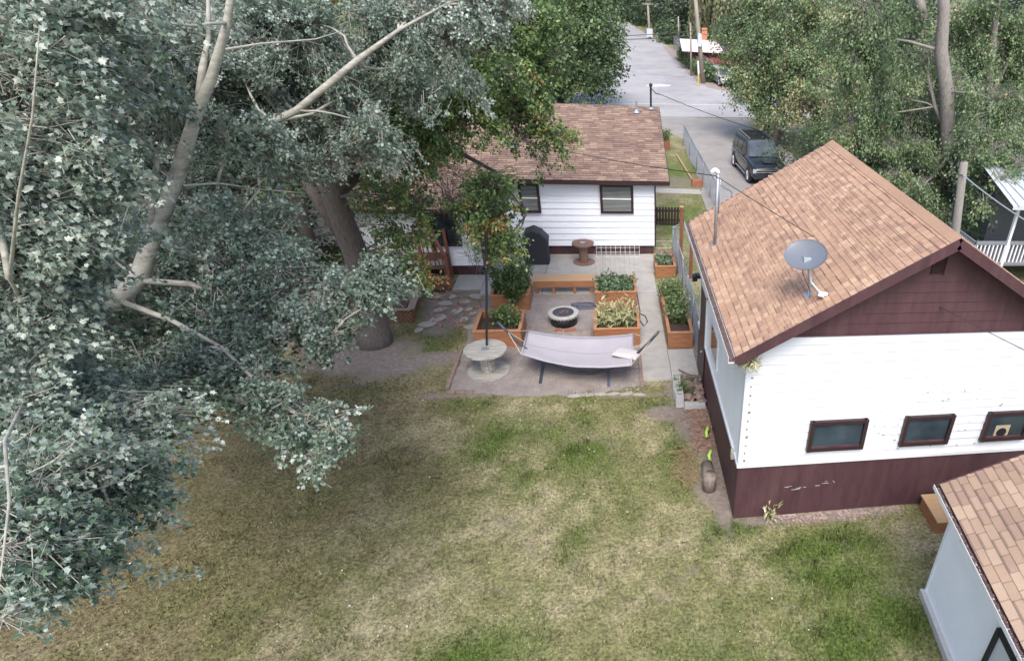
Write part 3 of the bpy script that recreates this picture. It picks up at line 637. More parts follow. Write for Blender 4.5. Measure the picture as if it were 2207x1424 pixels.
for lay in range(5):
    for k in range(6-lay//2):
        it.append(((1.86+(k%3)*.215+random.uniform(-.03,.03),22.75+(k//3)*.25+lay*.03+random.uniform(-.03,.03),lay*.07),random.uniform(-.25,.25) if lay<4 else random.uniform(0,3),1))
scatter('brick','red brick in the stack beside the house corner','brick','bricks stacked by the house',brick_mesh,BRICK,it)
it=[((-4.32,14.5+k*.22,0),1.57+random.uniform(-.05,.05),1) for k in range(9)]+[((-4.2+k*.22,14.25-.02*k,-.01),random.uniform(-.1,.1),1) for k in range(3)]
it+=[((.62,14.2+k*.22,0),1.57,1) for k in range(9)]+[((-.72,16.6+k*.22,0),1.57,1) for k in range(4)]+[((-2.58,16.7+k*.22,0),1.57,1) for k in range(5)]
scatter('edging_brick','brick laid flat as edging round the gravel area','brick','edging bricks of the gravel area',brick_mesh,plain('faded_brick',(.26,.185,.16),.95,.3,10,.3),it)
# flagstones
def flag():
    m=MB();n=8;pts=[(math.cos(2*math.pi*k/n+random.uniform(-.2,.2))*random.uniform(.8,1.1)*.26,math.sin(2*math.pi*k/n)*random.uniform(.8,1.1)*.19) for k in range(n)];m.prism(pts,0,.035);return m
fl=[]
for px,py in((1003,651),(1010,668),(985,672),(960,655),(1025,640),(975,640),(1000,690),(945,688),(922,700),(903,712),(1020,676),(935,640),(1015,705),(950,668)):
    p=at(px,py,z=0);fl.append(((p.x,p.y,.01),random.uniform(0,3),random.uniform(.6,1.1)))
scatter('flagstone','irregular pale flagstone in the path beside the lattice deck','flagstone','flagstones of the path',flag,STONE,fl)
fl=[]
for k in range(70):
    p=at(random.uniform(925,1045),random.uniform(630,705),z=0);fl.append(((p.x,p.y,.0),random.uniform(0,3),random.uniform(.5,.9)))
scatter('paving_brick','small reddish paver between the flagstones','paver','pavers between the flagstones',brick_mesh,plain('pink_paver',(.3,.19,.15),.95,.3,10,.3),fl)
# cinder blocks
def cinder(): 
    m=MB();L,Wd,Hh=.4,.2,.19
    m.bx(-L/2,L/2,-Wd/2,-Wd/2+.03,0,Hh);m.bx(-L/2,L/2,Wd/2-.03,Wd/2,0,Hh)
    for x in(-L/2,-.017,L/2-.034): m.bx(x,x+.034,-Wd/2+.03,Wd/2-.03,0,Hh)
    m.bx(-L/2+.03,L/2-.03,-Wd/2+.03,Wd/2-.03,0,.04)
    return m
cb=[((1.5,14.0,0),1.57,1),((1.5,14.0,.19),1.57,1),((1.52,13.3,0),1.57,1),((1.52,13.3,.19),1.57,1),((1.5,13.7,0),1.57,(1,1,1))]
scatter('cinder_block','hollow grey cinder block at the left side of the rock pile','cinder block','hollow cinder blocks',cinder,CONC2,cb,.004)
for o_,l_ in zip([o for o in COL.objects if o.name.startswith('cinder_block')],('lower hollow cinder block at the walkway end of the rock pile','upper hollow cinder block with open holes at the walkway end','lower hollow cinder block at the lawn corner of the rock pile','upper hollow cinder block with open holes at the lawn corner','middle hollow cinder block between the two upright pairs')): o_['label']=l_
scatter('concrete_block','low grey solid block edging the front of the rock pile','concrete block','solid blocks in a row',lambda:MB().bx(-.195,.195,-.09,.09,0,.14),CONC2,[((1.82,13.1,0),0,1),((2.05,13.1,0),0,(.15/.2*.8,1,1))],.006)
def rock():
    m=MB();n=6;vs=[];
    for i,(r,z) in enumerate(((.06,0),(.1,.03),(.09,.08),(.04,.11))):
        for k in range(n): t=2*math.pi*k/n;q=r*random.uniform(.75,1.25);vs.append((q*math.cos(t),q*math.sin(t),z))
    fs=[(i*n+k,i*n+(k+1)%n,(i+1)*n+(k+1)%n,(i+1)*n+k) for i in range(3) for k in range(n)]+[tuple(range(n))[::-1],tuple(3*n+k for k in range(n))];m.add(vs,fs);return m
scatter('rock','rough reddish rock in the pile by the garage wall','rock','rocks piled by the garage wall',rock,ROCKM,[((random.uniform(1.68,2.15),random.uniform(13.2,14.2),random.uniform(0,.22)),random.uniform(0,6),random.uniform(.6,1.5)) for _ in range(46)],.005)
lg=[]
m=MB()
it=[]
scatter('firewood_stick','short grey stick of wood lying on the rock pile','firewood','sticks on the rock pile',lambda:MB().tube([(-.18,0,.03),(.0,.02,.035),(.18,0,.03)],[.03,.028,.02],7),BARK,[((random.uniform(1.75,2.1),random.uniform(13.7,14.3),random.uniform(.15,.32)),random.uniform(0,3),random.uniform(.8,1.4)) for _ in range(9)],0)
def tagstuff(o,label,cat): o['kind']='stuff';return tag(o,label,cat)
m=MB()
for k in range(700):
    x=random.gauss(1.95,.17);y=random.uniform(11.3,13.0);m.box((x,y,random.uniform(0,.03)),(random.uniform(.02,.06),random.uniform(.02,.05),.015),random.uniform(0,3),Matrix.Rotation(random.uniform(-.6,.6),3,'X'))
tagstuff(m.build('wood_chips',plain('wood_chips',(.27,.17,.13),.95,.6,7,.3)),'reddish bark chips along the garage side wall','wood chips')
m=MB()
for k in range(420):
    x=random.uniform(2.9,5.8);y=9.1-abs(random.gauss(0,.12))-.02;m.box((x,y,random.uniform(0,.02)),(random.uniform(.02,.05),random.uniform(.02,.05),.015),random.uniform(0,3))
tagstuff(m.build('wood_chips',plain('pale_chips',(.33,.25,.22),.95,.5,7,.3)),'pale chips and litter along the foot of the garage front wall','wood chips')
m=MB()
for k in range(55):
    x,y=random.uniform(-9,4),random.uniform(5,14);s=random.uniform(.01,.026);m.box((x,y,.02),(s,s*1.3,.006),random.uniform(0,3))
tagstuff(m.build('fallen_leaves',plain('white_leaf',(.7,.7,.7),.7,.1)),'tiny white fallen poplar leaves dotted over the lawn','leaves')
m=MB()
for k in range(260):
    x,y=random.uniform(-4.1,.6),random.uniform(14.1,19.9);s=random.uniform(.012,.03);m.box((x,y,.02),(s,s*random.uniform(1,2),s*.6),random.uniform(0,3))
for k in range(60):
    x,y=random.uniform(.2,.66),random.uniform(13.9,15.6);s=random.uniform(.03,.07);m.box((x,y,.02),(s,s*.5,.02),random.uniform(0,3))
tagstuff(m.build('pebbles',plain('pebble',(.36,.32,.3),.9,.5,5,.2)),'scattered pebbles and litter over the gravel fire pit area','pebbles')
scatter('stepping_stone','pale curved stone in the row edging the lawn below the hammock','stone','stones edging the lawn',flag,STONE,[((-1.15+.33*k,13.88-.02*(k-2)**2*.5,-.01),random.uniform(-.2,.2),(.7,.35,1)) for k in range(6)])
# log stump and green pipes beside garage
st=Vector((1.85,10.35,0));m=MB();m.tube([st+Vector((0,-.3,.12)),st+Vector((.02,.35,.14))],[.15,.13],12);m.tube([st+Vector((-.02,-.3,0)),st+Vector((0,-.3,.42))],[.15,.13],12);tag(m.build('tree_stump',plain('old_log',(.2,.165,.14),.95,.5,9,.8),None,True,org=st),'short grey log and stump beside the garage side wall','stump')
for px,py,l in((1524,930,'upper lime green plastic downspout elbow beside the garage wall'),(1530,980,'lower lime green plastic downspout elbow just above the grey stump')):
    p=at(px,py,z=.12);m=MB();m.tube([p+Vector((.03,.14,.04)),p+Vector((.02,.04,.06)),p+Vector((-.03,-.05,.03)),p+Vector((-.02,-.15,-.05))],.04,10);tag(m.build('drain_elbow',LIME,None,True,org=p),l,'pipe')
m=MB()
for k in range(150):
    x=random.gauss(1.5,.14);y=random.uniform(10.1,11.3);a=random.uniform(2.2,4.2);l=random.uniform(.15,.45);m.tube([(x,y,.0),(x+l*.5*math.cos(a),y+l*.5*math.sin(a),l*.5),(x+l*math.cos(a),y+l*math.sin(a),l*.25)],.005,3)
tagstuff(m.build('dry_grass_clump',plain('straw',(.35,.26,.15),.9,.3)),'dry straw coloured weeds flopping beside the grey log','weeds')
# hoses
def coil(name,label,c,r,n,loops,rad=.012,z=.03,mat=BLACKM):
    pts=[];R_=random.Random(name)
    for k in range(n):
        t=2*math.pi*loops*k/n;q=r*(1+.25*math.sin(t*.37+1)+R_.uniform(-.04,.04));pts.append((c[0]+q*1.35*math.cos(t)+R_.uniform(-.02,.02),c[1]+q*.55*math.sin(t)+.1*math.sin(t*.21),z+.02*math.sin(t*.4)+.01))
    m=MB();m.tube(pts,rad,6);tag(m.build(name,mat,None,True,org=(c[0],c[1],0)),label,'hose')
coil('garden_hose','tangled dark hose coiled between the bench and fire pit',(-.95,19.05),.27,130,6.3,.012,.03,plain('dark_hose',(.1,.11,.16),.45,.2,3,0))
m=MB();m.tube([(.74,20.0,.05),(.76,19.3,.05),(.78,18.6,.05),(.74,17.9,.06),(.85,17.5,.06),(.98,17.8,.06),(.93,18.2,.05),(.8,18.35,.05)],.014,6);tag(m.build('drip_hose',BLACKM,None,True,org=(.8,18,0)),'thin black hose looping onto the concrete walkway','hose')
# grill
gr=root('grill','barbecue grill under a black cloth cover by the house wall','grill',(-2.75,22.85,0))
m=MB();prof=[(-.55,0),(-.55,.9),(-.38,1.22),(-.05,1.32),(.25,1.2),(.55,.92),(.5,.65),(.52,0)]
pts3=[[( -2.75+x*.85,y,z) for x,z in prof] for y in(22.5,22.62,23.08,23.2)]
for i in(0,3):
    pts3[i]=[(-2.75+(x*.78),y,z*.93+(.02)) for (x,z),(_,y,_) in zip(prof,pts3[i])]
vs=[p for r in pts3 for p in r];n=len(prof);fs=[(i*n+k,i*n+k+1,(i+1)*n+k+1,(i+1)*n+k) for i in range(3) for k in range(n-1)]+[tuple(range(n)),tuple(3*n+k for k in range(n))[::-1]]
m.add(vs,fs);m.build('cover',CLOTH,gr,bevel=.03)
# wire panels
def wirepanel(label,A,B,z0,z1,nx_,nz,mat=WHITEM,r=.006,lean=0):
    m=MB();A=Vector((*A,0));B=Vector((*B,0));L=Vector((0,lean,0))
    for i in range(nx_+1): p=A.lerp(B,i/nx_);m.tube([p+Vector((0,0,z0)),p+L+Vector((0,0,z1))],r,4,False)
    for j in range(nz+1): q=L*(j/nz);z=z0+(z1-z0)*j/nz;m.tube([A+q+Vector((0,0,z)),B+q+Vector((0,0,z))],r,4,False)
    return tag(m.build('wire_panel',mat,None,org=A),label,'wire panel')
wirepanel('white wire grid panel leaning on the house foundation by the brown spool',(-.62,23.2),(1.0,23.2),.04,.5,9,3,lean=.25)
wirepanel('grey wire trellis standing behind the tomato bed',(-4.3,20.25),(-2.95,20.25),.45,1.25,7,5,LINK,.004)
wirepanel('fine grey wire trellis standing behind the bed of greens',(-.6,20.35),(.7,20.35),.5,1.35,8,6,LINK,.003)
wirepanel('grey wire cage over the small raised bed near the bricks',(1.55,21.9),(2.15,21.9),.4,1.15,3,3,LINK,.006)
# chain link fences
def chain(label,pts,h,post_every,r=.0025,sp=.09,gatepost=None):
    base=pts[0];o=root('chain_link_fence',label,'fence',(*base,0))
    P=[Vector((*p,0)) for p in pts];m=MB();rails=MB()
    for a,b in zip(P[:-1],P[1:]):
        L=(b-a).length;d=(b-a)/L
        u=-h
        while u<L:
            for sgn in(1,-1):
                u0,u1=u,u+h;z0,z1=(0.03,h) if sgn>0 else (h,.03)
                s0,s1=max(0,u0),min(L,u1)
                if s1>s0:
                    za=z0+(z1-z0)*(s0-u0)/h;zb=z0+(z1-z0)*(s1-u0)/h;m.tube([a+d*s0+Vector((0,0,za)),a+d*s1+Vector((0,0,zb))],r,3,False)
            u+=sp
        rails.tube([a+Vector((0,0,h)),b+Vector((0,0,h))],.022,6)
    m.build('wire_mesh',LINK,o);rails.build('top_rail',GREYM,o,True)
    for a,b in zip(P[:-1],P[1:]):
        L=(b-a).length;n=max(1,round(L/post_every))
        for k in range(n+1):
            if k==n and b is not P[-1]:continue
            p=a.lerp(b,k/n);MB().tube([p,p+Vector((0,0,h+.04))],.028,8).build('post',GREYM,o,True)
    return o
chain('near chain link fence between the long raised bed and the garage',[(2.32,15.7),(2.33,20.1),(2.28,23.2),(2.62,23.7)],1.2,1.6)
chain('far chain link fence along the left side of the driveway',[(4.75,42.3),(4.8,36),(4.85,31),(4.9,29.2)],1.15,2.6,r=.004,sp=.11)
m=MB();m.beam((4.9,29.2,.1),(5.0,26.3,.1),.04);m.beam((4.9,29.2,1.15),(5.0,26.3,1.15),.04)
ga=root('chain_link_gate','grey tube gate standing open at the end of the far chain link fence','gate',(4.95,29.1,0))
m=MB();Q=[Vector((4.95,29.05,.1)),Vector((4.95,29.05,1.2)),Vector((5.35,27.9,1.2)),Vector((5.35,27.9,.1))];[m.tube([Q[k],Q[(k+1)%4]],.025,6) for k in range(4)];m.build('frame',GREYM,ga)
m=MB()
for k in range(-11,12):
    for s in(1,-1):
        a=k*.1;b_=a+1.1*s if s>0 else a+1.1
        z0,z1=(.1,1.2) if s>0 else(1.2,.1);u0,u1=max(0,a),min(1.2,a+1.1)
        if u1>u0: m.tube([Q[0].lerp(Q[3],u0/1.2)*1+Vector((0,0,z0-.1+(z1-z0)*(u0-a)/1.1)),Q[0].lerp(Q[3],u1/1.2)+Vector((0,0,z0-.1+(z1-z0)*(u1-a)/1.1))],.004,3,False)
m.build('wire_mesh',LINK,ga)
REDP=plain('reddish_post',(.2,.075,.045),.75,.25,4,.1,stretch=(1,1,.3))
for p,h,l in(((2.42,21.7),2.45,'taller red brown wooden post with a light cap by the chain link fence'),((2.75,21.3),1.95,'shorter red brown wooden post nearer the garage eave')):
    o=root('wooden_post',l,'post',(*p,0));MB().bx(p[0]-.055,p[0]+.055,p[1]-.055,p[1]+.055,0,h).build('shaft',REDP,o)
    if h>2.2:MB().bx(p[0]-.065,p[0]+.065,p[1]-.065,p[1]+.065,h,h+.03).build('cap',PLY,o)
pf_=root('picket_fence','low dark brown picket fence at the house corner','fence',(1.75,26.9,0))
m=MB()
for k in range(10): m.bx(1.75+k*.13,1.84+k*.13,26.88,26.9,.05,.8)
m.build('pickets',TRIM,pf_);m=MB();m.bx(1.7,3.1,26.905,26.94,.2,.28);m.bx(1.7,3.1,26.905,26.94,.6,.68);m.build('rails',TRIM,pf_)
# planter against house front, lumber edging
pb=root('planter_box','small brown planter box with a green shrub beside the far house corner','planter',(3.4,41,0))
m=MB();m.bx(3.1,3.75,40.8,41.3,0,.5);m.build('box',REDP,pb)
m=MB();m.tube([(4.0,39.6,.05),(4.35,33.4,.05)],.05,6);tag(m.build('edging_board',PLY,None,org=(4.2,36,0)),'long pale board lying on the grass left of the far fence','board')
m=MB();m.bx(4.2,4.75,32.95,33.35,0,.28);tag(m.build('crate',BRICK,None,org=(4.4,33,0)),'small reddish crate at the end of the long board','crate')
# --- deck with lattice
dk=root('lattice_deck','low brown deck with lattice skirt around the big tree','deck',(-8,18.3,0))
m=MB()
for k in range(28):
    x=-10.2+k*.145
    if x>-6.1:break
    m.bx(x,x+.135,18.3,21.6,.40,.44)
m.build('deck_boards',DECKW,dk)
m=MB();m.beam((-10.2,18.24,.45),(-5.98,18.16,.45),.12,.03);m.beam((-5.98,18.16,.452),(-6.2,20.8,.452),.2,.03);m.build('cap_board',plain('cap_board',(.3,.22,.17),.8,.2,5,.1),dk)
def lattice(A,B,z0,z1,parent,off=(0,0)):
    m=MB();A=Vector((*A,0));B=Vector((*B,0));L=(B-A).length;d=(B-A)/L;h=z1-z0;u=-h
    while u<L:
        for sg in(1,-1):
            s0,s1=max(0,u),min(L,u+h)
            if s1-s0>.01:
                za=(s0-u) if sg>0 else h-(s0-u);zb=(s1-u) if sg>0 else h-(s1-u);o=Vector((-d.y,d.x,0))*(.006*sg);m.beam(A+d*s0+o+Vector((0,0,z0+za)),A+d*s1+o+Vector((0,0,z0+zb)),.03,.008,upv=(-d.y,d.x,0.001))
        u+=.11
    return m.build('lattice',LATT,parent)
lattice((-10.2,18.24),(-5.98,18.16),.02,.42,dk);lattice((-5.98,18.16),(-6.2,20.8),.02,.42,dk)
MB().bx(-6.42,-6.34,18.4,18.48,.4,1.15).build('post',plain('grey_post',(.16,.17,.19),.7,.2),dk)
stp=root('porch_steps','brown wooden porch steps with railing at the house side door','steps',(-6,21,0))
m=MB();m.bx(-6.7,-5.5,21.0,21.6,.82,.88)
for k in range(3): m.bx(-6.3,-5.5,20.75-.0*k-.27*k+.0,21.0-.27*k,.62-.24*k,.66-.24*k)
m.build('treads',DECKW,stp)
m=MB()
for x,y,h in((-6.2,21.0,1.75),(-5.35,20.52,1.15),(-5.5,21.55,1.7),(-6.15,20.5,1.15)): m.bx(x-.045,x+.045,y-.045,y+.045,0,h)
m.build('posts',REDP,stp)
m=MB();m.beam((-6.2,21.0,1.78),(-5.75,21.0,1.78),.1,.04);m.beam((-5.75,21.0,1.78),(-5.35,20.52,1.18),.1,.04)
for k in range(5): a=k/5;m.beam((-6.1+.72*a,21-.45*max(0,a-.4),.75-.5*a),(-6.1+.72*a,21-.45*max(0,a-.4),1.74-max(0,a-.4)*.9),.035)
m.build('handrail',REDP,stp)
lattice((-6.2,20.8),(-5.4,20.5),.02,.5,stp)
# compost bin at left
cbn=root('compost_bin','dark slatted wooden bin on the lawn under the poplar','bin',(-10.95,13.6,0))
m=MB()
for x0,y0,x1,y1 in((-11.45,13.05,-10.6,13.05),(-10.6,13.05,-10.6,14.2),(-11.45,13.05,-11.45,14.2)):
    n=int((abs(x1-x0)+abs(y1-y0))/.1)
    for k in range(n+1):
        x=x0+(x1-x0)*k/n;y=y0+(y1-y0)*k/n;m.box((x,y,.4),(.08 if x0!=x1 else .02,.02 if x0!=x1 else .08,.8))
m.build('slats',plain('dark_slats',(.075,.055,.07),.85,.3,5,.1),cbn)
m=MB();m.beam((-10.57,13.03,.06),(-10.57,14.25,.06),.05,.14);m.beam((-11.45,13.02,.06),(-10.57,13.02,.06),.05,.12);m.build('base_board',plain('orange_base',(.2,.09,.04),.8,.2),cbn)
MB().bx(-11.4,-10.65,13.1,14.15,.0,.5).build('compost',SOIL,cbn)
# ---------------- vehicles
def car(name,label,paint,loc,rz,Lh=2.6,Wd=1.0,roofz=1.88,belt=1.12,hood=1.12,simple=False,group=None):
    o=root(name,label,'car',(0,0,0),group)
    # stations along y (front = +y): y, half width, zbottom, ztop
    st=[(-Lh,.80,.5,1.0),(-Lh+.06,.93,.42,belt-.05),(-Lh+.35,.98,.38,belt),(-1.2,1.0,.36,belt),(0,1.0,.34,belt),(.85,1.0,.34,belt),(1.15,.99,.35,hood+.0),(1.6,.985,.36,hood-.03),(2.2,.97,.38,hood-.08),(Lh-.12,.93,.36,hood-.15),(Lh-.02,.86,.42,hood-.27),(Lh,.78,.48,hood-.34)]
    vs=[];k=0
    for y,w,zb,zt in st:
        w*=Wd;h=[(0,zb),(w*.9,zb),(w*.985,zb+.12),(w,(zb+zt)/2),(w*.985,zt-.16),(w*.93,zt-.04),(w*.8,zt),(0,zt+.035)]
        ring=h+[(-a,b) for a,b in h[-2:0:-1]];k=len(ring);vs+=[(a,y,b) for a,b in ring]
    fs=[(i*k+j,i*k+(j+1)%k,(i+1)*k+(j+1)%k,(i+1)*k+j) for i in range(len(st)-1) for j in range(k)]+[tuple(range(k)),tuple((len(st)-1)*k+j for j in range(k))[::-1]]
    MB().add(vs,fs).build('body',paint,o,True)
    yb0,yb1,yr0,yr1=-Lh+.1,1.0,-Lh+.28,.2;wb,wr=.92*Wd,.735*Wd
    rings=[[(wb,belt-.05),(wr+.04,roofz-.1),(wr-.06,roofz-.01),(0,roofz+.02)]]
    def ring(yb,yr):
        a=[(wb,yb,belt-.03),(wr+.05,yr*.9+yb*.1,roofz-.12),(wr-.03,yr,roofz-.02),(0,yr,roofz+.02)];return a+[(-x,y,z) for x,y,z in a[-2::-1]]
    R=[ring(yb0,yr0),ring(yb0+.05,yr0+.12),ring(-.8,-.8),ring(.2,-.1),ring(yb1-.06,yr1-.12),ring(yb1,yr1)]
    k=7;vs=[p for r in R for p in r];fs=[(i*k+j,i*k+j+1,(i+1)*k+j+1,(i+1)*k+j) for i in range(5) for j in range(k-1)]+[tuple(range(k))[::-1],tuple(5*k+j for j in range(k))]
    cab=MB().add(vs,fs).build('cabin',paint,o,False,bevel=.03)
    def side(s,y,t,e=.012):  # point on side glass plane at height fraction t
        x=wb+(wr+.05-wb)*t;z=belt-.03+(roofz-.12-belt+.03)*t;return Vector((s*(x+e),y,z))
    for s in(1,-1):
        for ya,yb in((-Lh+.42,-1.42),(-1.3,-.38),(-.28,.62)):
            y2=yb-(.42 if yb>.5 else 0);y1=ya+(.1 if ya<-2 else 0)
            MB().quad(side(s,ya,.1),side(s,yb,.1),side(s,y2,.9),side(s,y1,.9)).build('side_window',GLASS,o)
    n=Vector((0,.03,.012))
    fwq=[Vector((-wb+.1,yb1-.06,belt+.05)),Vector((wb-.1,yb1-.06,belt+.05)),Vector((wr-.06,yr1+.04,roofz-.09)),Vector((-wr+.06,yr1+.04,roofz-.09))]
    MB().quad(*[p+n for p in fwq]).build('windshield',glass('windshield_'+name,(.05,.065,.08),.03,.9),o)
    MB().quad(*[Vector((sx*(wb-.12 if z<1.3 else wr-.06),(yb0 if z<1.3 else yr0)-.03,z)) for sx,z in((-1,belt+.05),(1,belt+.05),(1,roofz-.12),(-1,roofz-.12))]).build('rear_window',GLASS,o)
    for s in(1,-1):
        for y in(-1.62,1.63):
            M=Matrix.Rotation(math.pi/2,3,'Y')
            a=MB();a.lathe([(.47,-.1),(.47,.012),(.40,.014)],(s*Wd*.985 if s>0 else -Wd*.985,y,.4),28,M if s>0 else Matrix.Rotation(-math.pi/2,3,'Y'));a.build('wheel_arch',BLACKM,o)
            M2=M if s>0 else Matrix.Rotation(-math.pi/2,3,'Y');c=(s*(Wd-.13),y,.385)
            w=root('wheel','','',(0,0,0));w.parent=o;del w['label'];del w['category'];
            bpy.data.objects.remove(w)
            ty=MB().lathe([(.25,.1),(.26,.155),(.34,.165),(.385,.13),(.385,-.1),(.25,-.12)],c,28,M2).build('tyre',plain('rubber',(.02,.02,.022),.8,.1),o,True)
            rm=MB();rm.lathe([(0,.13),(.06,.15),(.08,.13),(.08,.1),(.22,.1),(.25,.155),(.26,.15)],c,28,M2)
            for q in range(6):
                t=q*math.pi/3;rm.beam(Vector(c)+Vector((s*.14,.05*math.cos(t),.05*math.sin(t))),Vector(c)+Vector((s*.14,.24*math.cos(t),.24*math.sin(t))),.05,.02)
            rm.build('rim',plain('bright_rim',(.6,.6,.62),.3,.05,5,0,metal=.5),ty)
    CH=plain('chrome',(.6,.6,.62),.2,.05,5,0,metal=.8)
    m=MB();m.bx(-.8*Wd,.8*Wd,Lh-.06,Lh+.02,hood-.42,hood-.28);g=m.build('grille',BLACKM,o)
    m=MB();m.bx(-.82*Wd,.82*Wd,Lh-.04,Lh+.035,hood-.375,hood-.335);m.bx(-.8*Wd,.8*Wd,Lh-.02,Lh+.03,hood-.275,hood-.255);m.build('chrome_bar',CH,g)
    for s in(1,-1):
        m=MB();m.box((s*.84*Wd,Lh-.14,hood-.33),(.22,.26,.2),-s*.35);m.build('headlight',glass('headlight_glass',(.3,.33,.34),.1),o,bevel=.03)
        m=MB();m.bx(s*Wd*1.02-.13*(s<0),s*Wd*1.02+.13*(s>0),.75,.87,belt,belt+.18);m.build('side_mirror',paint,o,bevel=.03)
        m=MB();m.box((s*(wr-.1),-.95,roofz+.07),(.04,2.4,.035));m.box((s*(wr-.1),-2.0,roofz+.03),(.04,.08,.07));m.box((s*(wr-.1),.15,roofz+.03),(.04,.08,.07))
        if not simple:m.build('roof_rail',CH,o)
        m=MB();m.bx(s*Wd*.93-.09,s*Wd*.93+.09,-1.05,1.1,.3,.36);m.build('running_board',CH if not simple else paint,o)
        m=MB();m.bx(s*(Wd*.99)-.012,s*(Wd*.99)+.012,-2.3,1.3,belt-.14,belt-.12)
        for y in(-1.1,-.2): m.bx(s*Wd-.012,s*Wd+.02,y,y+.18,belt-.28,belt-.25)
        m.build('door_trim',CH,o)
    if not simple:
        m=MB();[m.bx(-.5+.2*q-.02,-.5+.2*q+.02,-2.15,-.05,roofz+.005,roofz+.032) for q in range(6)];[m.bx(-wr+.1,wr-.1,y-.03,y+.03,roofz+.06,roofz+.085) for y in(-1.6,-.7)];m.build('roof_ribs',BLACKM,o)
    m=MB();m.bx(-.86*Wd,.86*Wd,Lh-.14,Lh+.06,.42,hood-.44);m.build('bumper',paint,o,bevel=.04)
    m=MB();m.bx(-.16,.16,Lh+.062,Lh+.07,.5,.64);m.build('number_plate',WHITEM,o)
    m=MB();m.box((.05,1.7,hood+.005),(.5,.9,.02));m.build('hood_scoop',paint,o,bevel=.01)
    o.location=loc;o.rotation_euler=(0,0,rz);return o
def paint(name,c):
    t=NT(name);t.b.inputs['Base Color'].default_value=(*c,1);t.rough(.35);t.b.inputs['Metallic'].default_value=.3;t.b.inputs['Coat Weight'].default_value=.8;t.b.inputs['Coat Roughness'].default_value=.05;return t.m
car('parked_suv','black sport utility vehicle parked on the gravel driveway',paint('dark_paint',(.022,.025,.034)),(8.18,35.55,0),math.radians(183.5))
car('parked_car','pale beige car parked at the road edge beyond the junction',paint('cream_paint',(.5,.47,.4)),(11.7,69.2,0),math.radians(185),2.3,.9,1.5,.95,.95,True)
# ---------------- plants and trees
def T_simple(): return np.array([(0,0,0),(.3,.5,.07),(0,1,-.05),(-.3,.5,.07)]),np.array([(0,1,2),(0,2,3)])
def T_lobe(): return np.array([(0,0,0),(.38,.08,.1),(.27,.33,.08),(.5,.58,.05),(.2,.66,.08),(.02,1.05,-.15),(-.2,.64,.06),(-.44,.62,.1),(-.3,.34,.03),(-.36,.12,.0)]),np.array([(0,k,k+1) for k in range(1,9)])
def leaves(P,D,n,size,L,spread,tmpl,tint0=None,droop=.0,upb=.5,rg=RG):
    N=len(P);I=np.repeat(np.arange(N),n);M=len(I);t=rg.random(M)**.8
    pos=P[I]+D[I]*(t*L)[:,None]+rg.normal(0,spread,(M,3))
    d=D[I]*.6+rg.normal(0,.7,(M,3));d[:,2]-=droop;d/=np.linalg.norm(d,axis=1)[:,None]+1e-9
    nn=rg.normal(0,1,(M,3));nn[:,2]+=upb*2;x=np.cross(d,nn);x/=np.linalg.norm(x,axis=1)[:,None]+1e-9;z=np.cross(x,d)
    tv,tf=tmpl;sc=size*rg.uniform(.5,1.3,M)
    V=pos[:,None,:]+sc[:,None,None]*(tv[None,:,0,None]*x[:,None]+tv[None,:,1,None]*d[:,None]+tv[None,:,2,None]*z[:,None])
    k=len(tv);Fc=(np.arange(M)*k)[:,None,None]+tf[None]
    base=(tint0[I] if tint0 is not None else .5);ti=np.clip(base+rg.normal(0,.17,M),0,1)
    return V.reshape(-1,3),Fc.reshape(-1,3),np.repeat(ti,k)
def twigtubes(A,B,r0,r1):
    N=len(A);d=B-A;d/=np.linalg.norm(d,axis=1)[:,None]+1e-9;a=np.cross(d,[.3,.1,1.0]);a/=np.linalg.norm(a,axis=1)[:,None]+1e-9;b=np.cross(d,a);V=np.zeros((N,6,3))
    for k in range(3):
        c,s=math.cos(2.094*k),math.sin(2.094*k);o=a*c+b*s;V[:,k]=A+o*np.broadcast_to(r0,(N,))[:,None];V[:,3+k]=B+o*r1
    Fc=np.array([(0,1,4,3),(1,2,5,4),(2,0,3,5)]);return V.reshape(-1,3),((np.arange(N)*6)[:,None,None]+Fc[None]).reshape(-1,4)
def curve(p,q,sag=.15,n=6,seed=0):
    p=Vector(p);q=Vector(q);R=random.Random(seed+int(p.x*100)+int(q.y*77));d=q-p;L=d.length;o=Vector((R.uniform(-1,1),R.uniform(-1,1),R.uniform(-.4,1)))*L*sag
    return [p.lerp(q,i/n)+o*math.sin(math.pi*i/n)+Vector((R.uniform(-1,1),R.uniform(-1,1),R.uniform(-1,1)))*L*.02*(0<i<n) for i in range(n+1)]
